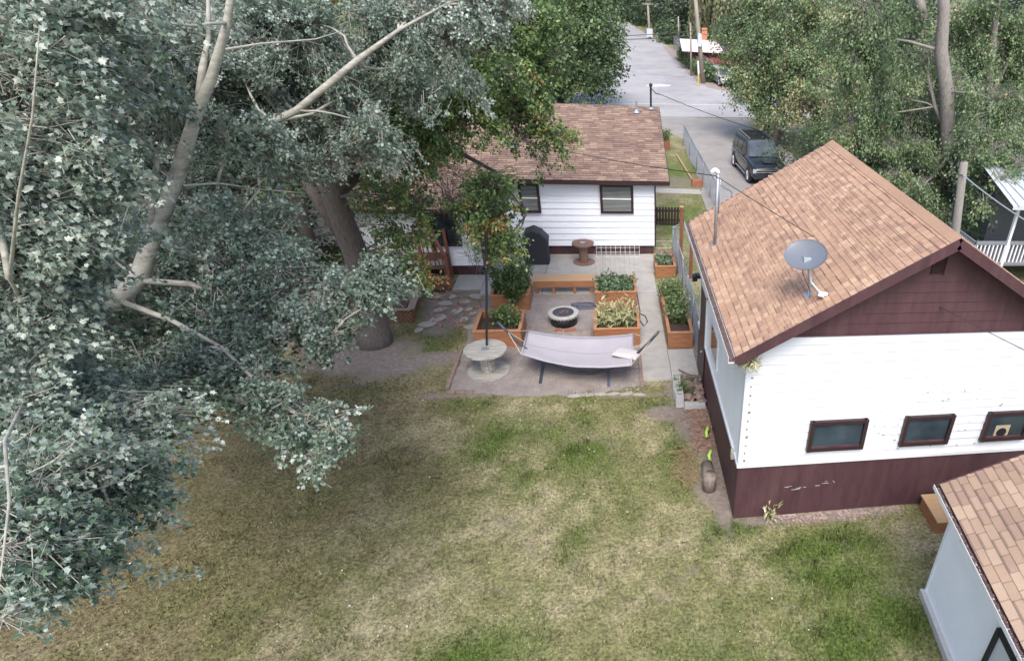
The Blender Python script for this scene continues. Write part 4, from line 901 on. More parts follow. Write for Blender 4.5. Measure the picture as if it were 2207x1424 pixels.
def tree(name,label,trunk,blobs,leafm,barkm,size=.1,per=18,dens=40,tw=.5,spread=.05,tmpl=None,group=None,cat='tree',limbs=True,droop=.2,flat=0,limb_r=.06,extra=None,tv=.25,fill=.35,upb=.5,twm=None,out=1.0,sub=0):
    """trunk: list of (polyline, radii); blobs: (x,y,z,rx,ry,rz[,densmul])"""
    base=Vector(trunk[0][0][0]);o=root(name,label,cat,base,group)
    m=MB()
    for pl,rd in trunk: m.tube(pl,rd,12 if rd[0]>.15 else 7)
    nodes=[Vector(p) for pl,rd in trunk for p in pl[max(1,len(pl)//3):]]
    P=[];D=[];A=[];T=[];bt=MB()
    for bi,b in enumerate(blobs):
        c=np.array(b[:3]);r=np.array(b[3:6]);dm=b[6] if len(b)>6 else 1
        if limbs:
            cv=Vector(b[:3]);near=sorted(nodes,key=lambda q:(q-cv).length+max(0,q.z-cv.z)*.7)[0]
            pts=curve(near,cv,.1,5,bi);L=(cv-near).length;m.tube(pts,[limb_r*(.5+.12*L)*(1-.75*i/5)+.008 for i in range(6)],6)
        n=max(4,int(dens*dm*(r[0]*r[1]+r[1]*r[2]+r[0]*r[2])/3))
        if sub:
            ks=max(3,int(sub*dm**.5));us=RG.normal(0,1,(ks,3));us[:,2]=us[:,2]*.75;us/=np.linalg.norm(us,axis=1)[:,None]
            lr=RG.uniform(.7,1.35,ks);j=RG.integers(0,ks,n);s=(RG.random(n)**.75)*lr[j]
            p=c+us[j]*r*s[:,None]+RG.normal(0,1,(n,3))*r*(.07+.09*s)[:,None];p[:,2]-=.28*r.mean()*s**2
            dd=us[j]*.9+RG.normal(0,.5,(n,3));dd[:,2]-=droop;dd/=np.linalg.norm(dd,axis=1)[:,None]
            P.append(p);D.append(dd);A.append(p-dd*tw*.8-us[j]*r*.05);tt=RG.normal(0,tv*.35,ks);T.append(np.full(n,.5)+RG.normal(0,tv*.4)+tt[j]+RG.normal(0,tv*.25,n))
            for q in range(ks):
                e=c+us[q]*r*lr[q];e=e-np.array([0,0,.28*r.mean()*lr[q]**2]);mid=(c+e)/2+np.array([0,0,.07*r.mean()]);bt.tube([tuple(c),tuple(mid),tuple(e)],[limb_r*.32*(.4+r[0]),limb_r*.2*(.4+r[0]),.003],4,False)
            continue
        u=RG.normal(0,1,(n,3));u/=np.linalg.norm(u,axis=1)[:,None];rr=(fill+(1-fill)*RG.random(n)**.6)[:,None]
        # lumpy outline
        lump=.8+.35*np.sin(u[:,:1]*5+bi)*np.cos(u[:,1:2]*6+bi*2)
        p=c+u*r*rr*lump;dd=u*out+RG.normal(0,.45,(n,3));dd[:,2]-=droop;dd/=np.linalg.norm(dd,axis=1)[:,None]
        P.append(p);D.append(dd);A.append(p*.55+(c+u*r*rr*lump*.35)*.45-dd*tw*.6);T.append(np.full(n,.5)+RG.normal(0,tv*.5)+RG.normal(0,tv*.35,n))
    m.build('trunk',barkm,o,True)
    if bt.v: bt.build('branches',twm or barkm,o,True)
    P=np.concatenate(P);D=np.concatenate(D);A=np.concatenate(A);T=np.concatenate(T);b0=np.array(base)
    V,Fc,ti=leaves(P,D,per,size,tw,spread,tmpl or T_simple(),T,droop,upb)
    cr=obj('crown',np_mesh('crown',V-b0,Fc,{'tint':ti}),leafm,o)
    V,Fc=twigtubes(A,P+D*tw,np.full(len(A),.5*limb_r*.22+.003),.002)
    obj('twigs',np_mesh('twigs',V-b0,Fc),twm or barkm,o)
    if extra:
        for nm,pls,mt in extra:
            m=MB()
            for pl,rd in pls:m.tube(pl,rd,8)
            m.build(nm,mt,o,True)
    return o
def PB(px,py,d,r,dm=1,sq=(1,1,1)):
    p=at(px,py,d=d);return (p.x,p.y,p.z,r*sq[0],r*sq[1],r*sq[2],dm)
LP=leafmat('poplar_leaf',[(0,(.025,.05,.03)),(.38,(.085,.145,.09)),(.7,(.175,.245,.17)),(.88,(.26,.33,.27)),(1,(.5,.55,.5))],(.30,.37,.32),.38,.18)
LP2=leafmat('near_poplar_leaf',[(0,(.06,.1,.07)),(.4,(.15,.22,.165)),(.8,(.27,.34,.285)),(1,(.5,.55,.5))],(.42,.47,.4),.38,.2)
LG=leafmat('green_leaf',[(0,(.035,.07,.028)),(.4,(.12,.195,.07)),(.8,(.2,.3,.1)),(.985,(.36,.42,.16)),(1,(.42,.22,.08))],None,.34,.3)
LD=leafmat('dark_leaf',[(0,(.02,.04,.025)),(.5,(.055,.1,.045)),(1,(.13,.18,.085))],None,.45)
LG2=leafmat('street_tree_leaf',[(0,(.035,.065,.035)),(.5,(.1,.165,.07)),(1,(.23,.31,.13))],None,.45,.2)
LE=leafmat('elm_leaf',[(0,(.06,.105,.05)),(.5,(.15,.23,.1)),(.93,(.28,.36,.17)),(.985,(.3,.36,.2)),(1,(.5,.4,.24))],None,.45,.22)
LF=leafmat('far_leaf',[(0,(.05,.075,.05)),(.5,(.09,.13,.08)),(1,(.15,.19,.11))],None,.6)
LW=leafmat('willow_leaf',[(0,(.09,.11,.05)),(.5,(.15,.17,.08)),(1,(.24,.25,.13))],None,.6)
LT=leafmat('tomato_leaf',[(0,(.03,.06,.02)),(.5,(.07,.12,.035)),(.85,(.14,.19,.06)),(1,(.4,.36,.2))],None,.5)
LTB=leafmat('bean_leaf',[(0,(.05,.09,.03)),(.5,(.13,.2,.07)),(.85,(.25,.32,.13)),(1,(.6,.6,.45))],None,.5,.2)
LC=leafmat('corn_leaf',[(0,(.13,.19,.06)),(.4,(.35,.36,.16)),(1,(.65,.58,.4))],None,.55)
LB=leafmat('broad_greens',[(0,(.04,.09,.05)),(.5,(.1,.17,.08)),(1,(.3,.36,.25))],None,.5)
# --- silver poplar, left foreground
def Q(px,py,d): return at(px,py,d=d)
tr=[Vector((-10.9,7.3,-.1)),Vector((-9.6,7.9,1.8)),Vector((-8.3,8.3,3.4)),Q(190,700,12),Q(300,600,12),Q(345,470,11.8),Q(385,370,11.6),Q(425,240,11.4),Q(455,170,11.3),Q(490,50,11.1),Q(505,-80,11)]
rd=[.22,.19,.16,.13,.115,.1,.088,.07,.058,.045,.03]
poplar_trunks=[(tr,rd),([Q(330,490,11.8),Q(328,430,11.7),Q(336,375,11.6),Q(340,330,11.5)],[0.0540,0.0450,0.0360,0.0180]),
 ([Q(428,230,11.4),Q(436,150,11.5),Q(450,80,11.6),Q(448,-40,11.8)],[0.0540,0.0450,0.0300,0.0180]),
 ([Q(430,240,11.6),Q(490,300,13.4),Q(590,262,13.6),Q(640,238,13.3),Q(770,130,13.3),Q(860,65,13.5),Q(960,10,13.6)],[.03,.035,.05,.058,.05,.03,.012]),
 ([Q(300,605,12),Q(410,612,11.5),Q(540,645,11),Q(640,690,10.5),Q(740,690,10.2),Q(850,620,10.3)],[0.0480,0.0420,0.0300,0.0210,0.0132,0.0060]),
 ([Q(260,650,12),Q(370,690,11),Q(480,750,10.2),Q(560,830,9.6),Q(640,890,9.2),Q(715,975,9)],[0.0480,0.0330,0.0240,0.0180,0.0120,0.0048]),
 ([Q(190,700,12),Q(100,740,10),Q(60,850,8.5),Q(150,900,8),Q(200,1000,7.8),Q(250,1120,7.6)],[0.0540,0.0360,0.0270,0.0210,0.0150,0.0048]),
 ([Q(395,400,11.6),Q(470,395,11.8),Q(560,408,12),Q(665,417,12.2)],[0.0180,0.0144,0.0108,0.0048]),
 ([Q(100,740,10),Q(20,600,7.5),Q(40,420,6.5),Q(70,250,6),Q(85,60,5.8)],[.02,.013,.009,.006,.003]),
 ([Q(60,850,8.5),Q(10,950,6.5),Q(20,1080,6),Q(0,1250,5.7)],[.014,.011,.008,.004]),
 ([Q(470,110,11.3),Q(560,95,11.8),Q(680,85,12.3),Q(760,60,12.6)],[0.0180,0.0132,0.0096,0.0036]),
 ([Q(130,500,14),Q(180,380,14),Q(240,200,14),Q(265,60,14)],[0.0420,0.0360,0.0300,0.0240])]
TRK=[(190,700),(245,650),(300,600),(325,530),(345,470),(385,370),(425,240),(455,170),(490,50),(640,245),(705,188),(770,130),(330,430),(338,340),(436,150)]
def PBT(px,py,d,r,dm=1):
    near=min(math.hypot(px-x,py-y) for x,y in TRK)
    rp=r*110*12/d
    if near<rp+35: d=d+1.9+(rp+35-near)/60
    return PB(px,py,d,r*.86*(1.0 if near>=rp+25 else 1.12),dm)
pb=[PBT(*a) for a in [
 (40,60,8.5,1.0),(150,40,10,1.1),(270,40,12,1.2),(380,40,12.5,1.0),(560,30,12.5,1.0),(660,60,13,1.1),(780,40,13.5,1.1),(900,30,13.8,1.0),(1010,10,14,.8),(1080,5,14.2,.5),
 (120,180,11,1.1),(230,150,12.5,1.1),(330,150,13,1.0),(560,150,13,1.1),(660,190,13.2,1.0),(770,180,13.5,1.0),(870,150,13.8,.9),(960,90,14,.9),
 (300,290,13,1.0),(240,340,13,.8),(560,240,13,1.0),(640,290,12.8,.9),(740,260,13.2,.8),(800,270,13.2,.6),
 (590,345,12,.7,.9),(440,470,12,.8),(520,480,11.8,.8),(420,400,12.3,.6),(280,520,12.8,.7),(470,570,11.5,.8),(380,560,12,.7),(555,580,11.3,.45),(570,300,12.0,.45),(500,285,11.8,.4),
 (620,630,10.8,.75),(700,640,10.5,.6),(780,600,10.3,.55),(830,610,10.3,.4),(560,690,10.8,.6),(660,690,10.4,.45),(720,720,10.2,.35),(480,690,11,.7),
 (400,680,11.3,.8),(330,700,11.6,.8),(250,720,11.5,.9),(180,640,12,.8),(200,760,11,.9),(400,760,10.8,.7),(500,780,10.2,.6),(560,820,9.8,.45),(340,800,10.5,.6,.8),(450,830,10,.4,.7),
 (590,880,9.4,.4),(650,900,9.2,.38),(710,920,9.1,.3),(625,940,9.2,.25),(690,970,9,.28),(560,870,9.5,.3),
 (120,830,9.5,.8),(60,760,8.5,.9),(180,900,8.7,.7),(100,940,8.3,.8),(200,1000,8.1,.55),(240,1060,7.9,.35),(130,1060,7.9,.6),(60,1050,7.5,.7),(270,1090,7.8,.22),(160,1130,7.6,.3),(60,1150,7.2,.5),(110,1200,7.1,.25),(185,1215,7.3,.16),(10,1180,6.8,.4),(5,1330,6.6,.14),(240,940,8.5,.35),(60,660,9,1.0),(150,560,11,.9),(40,560,8.5,.8)]]
tree('silver_poplar','silver leaved white poplar with pale leaning trunk filling the left foreground',poplar_trunks,pb,LP,PBARK,size=.05,per=15,dens=840,tw=.19,spread=.028,tmpl=T_lobe(),droop=.3,limb_r=.022,fill=.1,tv=.5,sub=11,twm=PBARK,upb=.35)
pb=[PB(*a) for a in [(30,170,7.8,.45),(60,270,7.8,.4),(30,400,7.8,.5),(140,330,8.0,.4),(190,280,8.0,.16),(90,430,8.0,.4),(170,420,8.2,.28),(30,540,8.0,.45),(110,580,8.4,.35),(20,700,8.2,.5),(170,590,8.6,.25),(100,330,7.8,.35),(25,60,7.8,.35),(10,850,8.2,.45),(70,500,7.8,.25),(60,620,8.2,.3)]]
tree('poplar_branch','near silver poplar bough with large pale leaves at the left edge',[([Q(-300,900,8.7),Q(-80,700,8.4),Q(30,500,8.2),Q(60,300,8),Q(75,80,7.8)],[.009,.008,.006,.005,.003])],pb,LP2,PBARK,size=.05,per=15,dens=900,tw=.2,spread=.04,tmpl=T_lobe(),droop=.1,limb_r=.02,fill=.1,tv=.35,sub=8,upb=.2)
# --- big green tree behind the deck
tr=[Vector((-6.75,17.0,-.1)),Vector((-6.7,17.0,.35)),Vector((-6.62,17.0,1.2)),Vector((-6.6,17,2.6)),Vector((-6.75,17,4.1)),Vector((-6.85,17,5.2)),Vector((-7.0,17.2,6.6)),Vector((-7.0,17.5,8.6))]
t2=[(tr,[.50,.42,.34,.3,.26,.22,.16,.1]),([tr[4],Vector((-5.9,17.4,5.6)),Vector((-4.9,17.7,6.5)),Vector((-3.6,17.9,6.6)),Vector((-2.4,17.9,6.0))],[.2,.16,.12,.08,.03]),
 ([tr[3],Vector((-7.6,17.6,4.6)),Vector((-8.6,18.4,6.4))],[.2,.15,.08]),([tr[4],Vector((-5.6,18.2,5.0)),Vector((-4.4,18.9,5.0)),Vector((-3.2,19.2,4.2)),Vector((-2.6,19.2,3.2))],[.14,.1,.07,.05,.02])]
tb=[PB(*a) for a in [(930,90,18.5,1.2),(1040,120,18.5,1.2),(1120,130,18.5,.9),(1010,220,18.3,1.0),(1110,230,18.3,.9),(1180,270,18,.5),(1210,290,18,.3),(940,180,18.3,1.0),(880,260,18.2,.9),(940,310,18,.6,.35),(850,350,18,.7,.5),(800,300,19.8,.8,.6),(900,430,18,.5,.4),(830,430,18,.6,.5),(1150,180,18.5,.6),
 (1065,400,17.6,.45),(1040,440,17.5,.55),(1075,465,17.4,.45),(1050,490,17.4,.42),(1105,515,17.3,.33),(1080,535,17.3,.33),(1130,300,18,.35,.6),(1170,350,17.9,.22,.6),(990,460,17.8,.35,.7),(1040,400,17.7,.4),
 (860,180,18.5,1.1,.8),(860,60,18.5,1.2),(1090,20,19,1.0),(990,30,19,1.2),(1160,60,19,.8),(890,500,18,.45,.8),(860,560,17.8,.5,.8),(890,590,17.8,.35,.8),(800,400,20.5,.6,.6),(850,500,18.5,.45,.6),(1090,160,17,.4)]]
tree('shade_tree','tall green shade tree with thick rough grey trunk beside the deck',t2,tb,LG,BARK,size=.1,per=17,dens=330,tw=.3,spread=.06,droop=.35,limb_r=.03,tv=.4,fill=.2,sub=12)
# bare twigs hanging by the house wall
def whisk(name,label,starts,n,L,base,mat=TWIG):
    o=root(name,label,'branch',base);A=[];B=[]
    R=np.random.default_rng(5)
    for s,e,w in starts:
        s=np.array(s);e=np.array(e)
        for k in range(n):
            t=R.random();p=s+(e-s)*t+R.normal(0,w*.4,3);q=p+(e-s)/np.linalg.norm(e-s)*L*R.uniform(.4,1)+R.normal(0,w,3)*np.array([1,1,1]);mid=(p+q)/2+R.normal(0,.05,3);A+=[p,mid];B+=[mid,q]
            for z in range(2): v=mid+R.normal(0,.18,3);A.append(mid);B.append(v)
    V,Fc=twigtubes(np.array(A),np.array(B),.009,.004);obj('twigs',np_mesh('twigs',V-np.array(base),Fc),mat,o)
whisk('bare_branches','bare brown twigs drooping in front of the house side wall',[(at(860,290,y=18.2),at(1000,440,y=18.8),.35),(at(950,400,y=18.8),at(1030,560,y=19.4),.22),(at(900,330,y=18.3),at(1080,420,y=18.8),.3)],60,.9,at(860,290,y=18.2))
# --- street tree behind the house
sp=Vector((-3.57,54.2,0))
tb=[]
for a in [(1150,60,54,3.2),(1230,50,54,3.0),(1290,60,54,2.4),(1200,130,53,2.8),(1270,130,53.5,2.6),(1310,150,53.5,1.3),(1180,180,53,1.8),(1250,180,53,1.6),(1300,195,53.5,.9),(1240,10,55,3),(1120,130,53,2.2),(1320,110,54,.9),(1240,220,52,.6,.5)]:
    p=at(a[0],a[1],y=a[2]);tb.append((p.x,p.y,p.z,a[3],a[3],a[3]*.8,a[4] if len(a)>4 else 1))
tree('street_tree','dark rounded tree on the street behind the white house',[([sp,sp+Vector((0,0,2.5)),sp+Vector((.3,0,5)),sp+Vector((.8,0,7.5))],[.42,.34,.28,.16]),([sp+Vector((-1.3,-.5,0)),sp+Vector((-1.2,-.4,3))],[.16,.13])],tb,LG2,BARK,size=.26,per=12,dens=40,tw=.6,spread=.2,limb_r=.05,tv=.35)
# --- right hand elms
def rblob(lst):
    out=[]
    for a in lst:
        p=at(a[0],a[1],y=a[2]);out.append((p.x,p.y,p.z,a[3],a[3],a[3]*(a[5] if len(a)>5 else 1),a[4] if len(a)>4 else 1))
    return out
e1=at(2045,330,y=27);e1b=Vector((e1.x+.6,27,0))
tree('elm_tree','large elm with thick bare grey trunk behind the garage roof',[([e1b,Vector((e1.x+.2,27,2.5)),e1,at(2040,200,y=27),at(2028,110,y=27),at(2035,20,y=27),at(2030,-80,y=27)],[.42,.38,.34,.3,.27,.22,.18]),([at(2042,290,y=27),at(2015,230,y=27.3),at(2000,160,y=27.5)],[.12,.09,.06]),([at(2028,110,y=27),at(1960,90,y=27.3),at(1900,80,y=27.5)],[.07,.05,.02]),([at(1990,40,y=27.3),at(1975,-30,y=27.5)],[.2,.18])],
 rblob([(1900,60,28,1.5),(2000,120,28.5,1.2,.5),(1830,130,28.5,1.5),(1900,200,28,1.3),(1960,250,28,1.2),(1840,260,28,1.2),(1920,320,27,1.0),(1990,380,26,.9),(1850,330,29,1.0),(1970,320,26,.8),(2080,420,25.5,.8),(2110,360,26,.9),(2000,440,25,.7),(2120,500,24,.5,.8),(1930,380,26,.8),(2090,480,25,.6),(1860,20,28.5,1.5),(2110,290,24,1.0),(2150,220,25,1.2),(2150,330,23,.8),(2160,385,21.5,.28),(2120,440,21,.3),(2195,350,22,.4),(2120,390,23,.6),(2180,300,24,1.0),(2170,390,22.5,.35,.8),(1985,400,24,.7),(1960,450,24,.6),(2110,200,26,1.0,.8),(2000,300,28.5,1.0),(2060,180,29,1.2),(2100,430,23,.45),(2050,460,24,.5)]),LE,EBARK,size=.125,per=15,dens=200,tw=.45,spread=.11,droop=.8,limb_r=.04,tv=.3,fill=.15,sub=12,upb=.2)
e2=at(2120,280,y=33)
tree('elm_tree','slimmer forked elm rightmost behind the garage roof',[([Vector((e2.x+.5,33,0)),e2,at(2130,200,y=33),at(2140,100,y=33),at(2150,0,y=33),at(2150,-80,y=33)],[.3,.24,.2,.17,.14,.1]),([at(2128,215,y=33),at(2150,180,y=33),at(2175,130,y=33)],[.12,.1,.07])],
 rblob([(2090,60,34,2),(2180,60,34,2),(2190,170,33.5,1.8),(2100,150,35,1.6,.6),(2180,280,32,1.5),(2110,300,34,1.4,.7),(2190,370,30,.9),(2150,400,30,.9),(2060,200,36,1.5),(2240,120,33,2)]),LE,EBARK,size=.15,per=14,dens=130,tw=.5,spread=.13,droop=.6,limb_r=.04,tv=.3,fill=.15,sub=12,upb=.2)
tree('maple_tree','bushy light green tree overhanging the driveway beyond the parked vehicle',[([Vector((10.8,42.5,0)),Vector((10.9,42.5,2)),Vector((10.8,42.6,4.5)),Vector((11,43,7.5))],[.22,.18,.15,.09]),([Vector((10.9,42.5,2)),Vector((11.8,43.2,4.5))],[.13,.08])],
 rblob([(1660,50,44,2.6),(1750,40,44,2.6),(1630,130,43.5,2.0),(1720,130,43,2.4),(1800,120,43,2.0),(1620,200,43,1.2),(1690,185,42.5,1.6),(1760,220,41,1.8),(1810,280,38,1.2),(1770,290,39,1.0),(1790,250,41,1.3),(1600,150,44,1.2),(1850,200,40,1.5),(1590,60,45,1.4),(1640,235,42.5,.8,.6),(1800,310,38,.7)]),LE,EBARK,size=.18,per=14,dens=105,tw=.5,spread=.15,droop=.4,limb_r=.04,tv=.4,fill=.2,sub=14)
tree('young_tree','slim young tree with a dark thin trunk on the grass verge',[([Vector((11.25,46.3,0)),Vector((11.2,46.3,2)),Vector((11.1,46.3,4))],[.09,.08,.05])],rblob([(1650,170,46,1.3),(1625,215,46,.9,.7),(1665,215,46,.9,.7)]),LE,BARK,size=.2,per=11,dens=45,tw=.5,spread=.16,limb_r=.04)
# shrubs and dark trees behind garage
tree('lilac_shrub','tall dark shrub hedge close behind the garage roof ridge',[([Vector((12.2,24,0)),Vector((12.2,24,2))],[.12,.06]),([Vector((10,30,0)),Vector((10,30,2))],[.12,.06]),([Vector((15,24,0)),Vector((15,24,2))],[.12,.06])],
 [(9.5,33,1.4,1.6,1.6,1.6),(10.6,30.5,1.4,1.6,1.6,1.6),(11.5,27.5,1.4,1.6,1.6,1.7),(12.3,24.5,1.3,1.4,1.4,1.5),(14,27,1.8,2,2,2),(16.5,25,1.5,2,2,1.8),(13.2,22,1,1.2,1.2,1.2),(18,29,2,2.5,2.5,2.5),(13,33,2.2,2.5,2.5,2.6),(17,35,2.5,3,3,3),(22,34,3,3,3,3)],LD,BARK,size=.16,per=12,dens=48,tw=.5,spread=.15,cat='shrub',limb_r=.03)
# --- trees far left behind the poplar
def bigtree(label,x,y,h,r,lm,size=.25,dens=22,name='background_tree',group='trees beyond the left fence'):
    bl=[]
    R=random.Random(int(x*10+y))
    for k in range(16):
        t=R.uniform(0,6.28);q=R.uniform(.1,.75)*r;bl.append((x+q*math.cos(t),y+q*math.sin(t),h*R.uniform(.28,.88),r*R.uniform(.32,.5),r*R.uniform(.32,.5),r*R.uniform(.28,.42)))
    return tree(name,label,[([Vector((x,y,0)),Vector((x+.1,y,h*.3)),Vector((x-.1,y+.1,h*.6)),Vector((x,y,h*.9))],[.07*r+.1,.06*r+.08,.04*r+.05,.04])],bl,lm,BARK,size=size,per=11,dens=dens,tw=.6,spread=size*.8,group=group,limb_r=.05,tv=.35)
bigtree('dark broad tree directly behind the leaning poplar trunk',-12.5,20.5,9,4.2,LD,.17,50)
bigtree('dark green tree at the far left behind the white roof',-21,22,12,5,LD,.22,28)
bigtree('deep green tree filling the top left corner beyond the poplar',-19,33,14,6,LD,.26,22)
bigtree('mid green tree behind the left end of the white house',-11,37,12,5,LG,.25,24)
bigtree('green tree rising behind the house roof left of the street tree',-7.5,45,11,4.5,LG,.28,20)
bigtree('dark tree beside the street far behind the shade tree',-14,60,14,7,LD,.4,10)
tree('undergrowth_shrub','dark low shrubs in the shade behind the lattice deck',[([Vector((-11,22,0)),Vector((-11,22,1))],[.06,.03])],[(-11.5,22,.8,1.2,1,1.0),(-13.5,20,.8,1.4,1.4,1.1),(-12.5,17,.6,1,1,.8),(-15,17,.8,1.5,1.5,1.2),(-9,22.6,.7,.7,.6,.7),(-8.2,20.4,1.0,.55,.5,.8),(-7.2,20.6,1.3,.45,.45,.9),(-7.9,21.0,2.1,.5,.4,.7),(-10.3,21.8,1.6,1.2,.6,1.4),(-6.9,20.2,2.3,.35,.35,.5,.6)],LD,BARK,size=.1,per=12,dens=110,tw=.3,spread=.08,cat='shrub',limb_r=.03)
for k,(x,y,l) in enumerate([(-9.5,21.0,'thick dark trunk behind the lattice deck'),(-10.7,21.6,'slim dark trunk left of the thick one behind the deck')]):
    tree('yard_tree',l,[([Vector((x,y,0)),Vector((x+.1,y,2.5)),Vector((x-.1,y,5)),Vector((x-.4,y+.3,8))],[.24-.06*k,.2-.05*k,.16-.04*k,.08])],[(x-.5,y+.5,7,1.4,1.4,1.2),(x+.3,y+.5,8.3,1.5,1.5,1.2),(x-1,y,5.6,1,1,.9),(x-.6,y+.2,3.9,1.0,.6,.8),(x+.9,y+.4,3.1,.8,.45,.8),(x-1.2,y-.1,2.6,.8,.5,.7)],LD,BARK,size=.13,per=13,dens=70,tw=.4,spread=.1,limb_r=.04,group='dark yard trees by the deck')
# --- willow and far trees
wl=[]
wx=at(1560,60,y=84)
def willow(label,x,y,h,r):
    o=root('willow_tree',label,'tree',(x,y,0));MB().tube([(x,y,0),(x,y,h*.5),(x+.2,y,h*.8)],[.5,.35,.15],10).build('trunk',BARK,o,True)
    n=900;R=np.random.default_rng(9);t=R.uniform(0,6.28,n);q=r*np.sqrt(R.random(n));P=np.stack([x+q*np.cos(t),y+q*np.sin(t),h*(1-.35*(q/r)**2)*R.uniform(.8,1,n)],1)
    D=np.tile([0,0,-1.],(n,1))+R.normal(0,.06,(n,3));L=R.uniform(.25,.75,n)*h;D*=L[:,None]
    V,Fc,ti=leaves(P,D,26,.42,1.0,.09,T_simple(),R.uniform(.1,.95,n),1.5,0,R);obj('crown',np_mesh('crown',V-np.array((x,y,0)),Fc,{'tint':ti}),LW,o)
    V,Fc=twigtubes(P,P+D,.02,.01);obj('twigs',np_mesh('twigs',V-np.array((x,y,0)),Fc),TWIG,o)
willow('tall weeping willow with hanging yellow green strands right of the utility pole',15.5,87,15,5.2)
for x,y,h,r,l in [(11.5,127,11,4.5,'dense low tree behind the distant pole'),(16,126,12,5,'dense low tree right of the distant pole'),(22,124,12,5,'dense tree behind the red building roof'),(1.5,262,18,11,'low hazy tree closing the end of the road'),(-9,205,14,8,'low hazy tree left of the end of the road'),(7.5,188,13,6,'low tree hugging the right side of the far road'),(-6,175,13,6,'low tree hugging the left side of the far road'),(6.5,215,14,7,'broad low tree at the far right bend of the road'),(13,118,15,8,'rounded green tree right of the side road, behind the first pole'),(22,112,16,8,'green tree behind the weeping willow'),(10,150,17,9,'distant green tree right of the side road'),(-4,150,16,8,'distant green tree left of the side road'),(2,195,20,11,'hazy far tree at the head of the side road'),(-7,110,14,7,'green tree left of the side road beyond the street tree'),(17,175,20,11,'hazy far tree on the right skyline'),(-9,80,12,6,'green tree left of the side road near the junction'),(27,95,16,8,'broad green tree right of the red building'),(7,230,24,14,'farthest hazy tree closing the view of the road'),(30,140,20,10,'far tree behind the red building'),(24,60,13,6,'green tree across the street behind the maple'),(30,45,14,7,'green tree at the right edge behind the elms')]:
    bigtree(l,x,y,h,r,LF,.5 if y>90 else .35,8 if y>90 else 14,'distant_tree','distant trees along the side road')
tree('hedge','clipped green hedge along the right side of the side road',[([Vector((10.4,74,0)),Vector((10.4,74,1))],[.1,.05])],[(10.5-.1*k+.2*math.sin(k*2.3),70.5+2.0*k,.6,.8,1.5,.85+.15*math.sin(k)) for k in range(10)]+[(12.6+2*k,71.6,.55,1.4,.9,.75) for k in range(5)],LG2,BARK,size=.22,per=10,dens=110,tw=.25,spread=.12,cat='hedge',limb_r=.03,limbs=False)
tree('verge_shrubs','dark bushes lining the right side of the side road by the distant pole',[([Vector((11,118,0)),Vector((11,118,1))],[.1,.05])],[(9.6+.2*k,108+4*k,1.2,1.6,2.6,1.7) for k in range(7)]+[(13+1.0*k,104+3*k,1.6,2.5,2.5,2.2) for k in range(6)]+[(3.5-.6*k,150+9*k,2,2.5,5,3) for k in range(5)]+[(7.3-.2*k,140+6*k,2,2,4,3) for k in range(9)],LD,BARK,size=.45,per=10,dens=16,tw=.5,spread=.3,cat='shrub',limb_r=.03,limbs=False)
# --- garden plants
def plant(name,label,mat,pos,h,r,n,size,per,group,cat='plant',stem=True,tm=None,up=.6,trunkm=None,wid=.5):
    x,y,z=pos;o=root(name,label,cat,pos,group)
    k=n;t=RG.uniform(0,6.28,k);q=r*np.sqrt(RG.random(k))*.9;zz=RG.uniform(.15,1,k)*h
    P=np.stack([x+q*np.cos(t)*(.5+.5*zz/h),y+q*np.sin(t)*(.5+.5*zz/h),z+zz*.85],1);D=np.stack([np.cos(t),np.sin(t),np.full(k,up)],1);D/=np.linalg.norm(D,axis=1)[:,None]
    V,Fc,ti=leaves(P,D,per,size,.12,.035,tm or T_simple(),RG.uniform(.2,.8,k),.1,.6)
    obj('foliage',np_mesh('foliage',V-np.array(pos),Fc,{'tint':ti}),mat,o)
    A=np.stack([np.full(k,x)+RG.normal(0,r*.15,k),np.full(k,y)+RG.normal(0,r*.15,k),np.full(k,z)],1);V,Fc=twigtubes(A,P,.007,.004);obj('stems',np_mesh('stems',V-np.array(pos),Fc),trunkm or LT_ST,o)
    return o
LT_ST=plain('green_stem',(.12,.16,.06),.7,.2)
def rows(name,label,mat,x0,x1,nx_,y0,y1,ny_,z,h,r,n,size,per,group,protos=3,**k):
    ps=[plant(name,label,mat,(0,0,0),h,r,n,size,per,group,**k) for _ in range(protos)];c=0
    for i in range(nx_):
        for j in range(ny_):
            loc=(x0+(x1-x0)*(i+.5)/nx_+random.uniform(-.04,.04),y0+(y1-y0)*(j+.5)/ny_+random.uniform(-.04,.04),z);s=random.uniform(.75,1.2);rz_=random.uniform(0,6.28)
            if c<protos: ps[c].location=loc;ps[c].rotation_euler=(0,0,rz_);ps[c].scale=(s,s,s)
            else: copy_thing(ps[c%protos],loc,rz_,s)
            c+=1
T_long=(np.array([(0,0,0),(.09,.4,.1),(.05,.8,.0),(0,1,-.15),(-.05,.8,.0),(-.09,.4,.1)]),np.array([(0,1,5),(1,2,4),(1,4,5),(2,3,4)]))
rows('corn_plant','pale drying corn plant in the raised bed behind the hammock',LC,-.5,.56,5,16.55,17.55,4,.34,.62,.1,9,.24,3,'corn plants in the raised bed',up=1.6,tm=T_long)
rows('leafy_vegetable','bushy green vegetable in the bed at the right end of the bench',LB,-.5,.6,5,19.0,20.1,4,.34,.3,.17,22,.11,4,'vegetables in the rear right bed',up=.8)
rows('bean_plant','leafy green bean plant with pale leaves in the long narrow bed',LTB,1.6,2.12,2,17.0,19.5,8,.32,.6,.24,40,.075,5,'bean plants in the long bed')
rows('cabbage_plant','grey green vegetable in the small bed near the bricks',LB,1.58,2.1,2,21.5,22.2,3,.3,.3,.16,22,.1,4,'vegetables in the small bed')
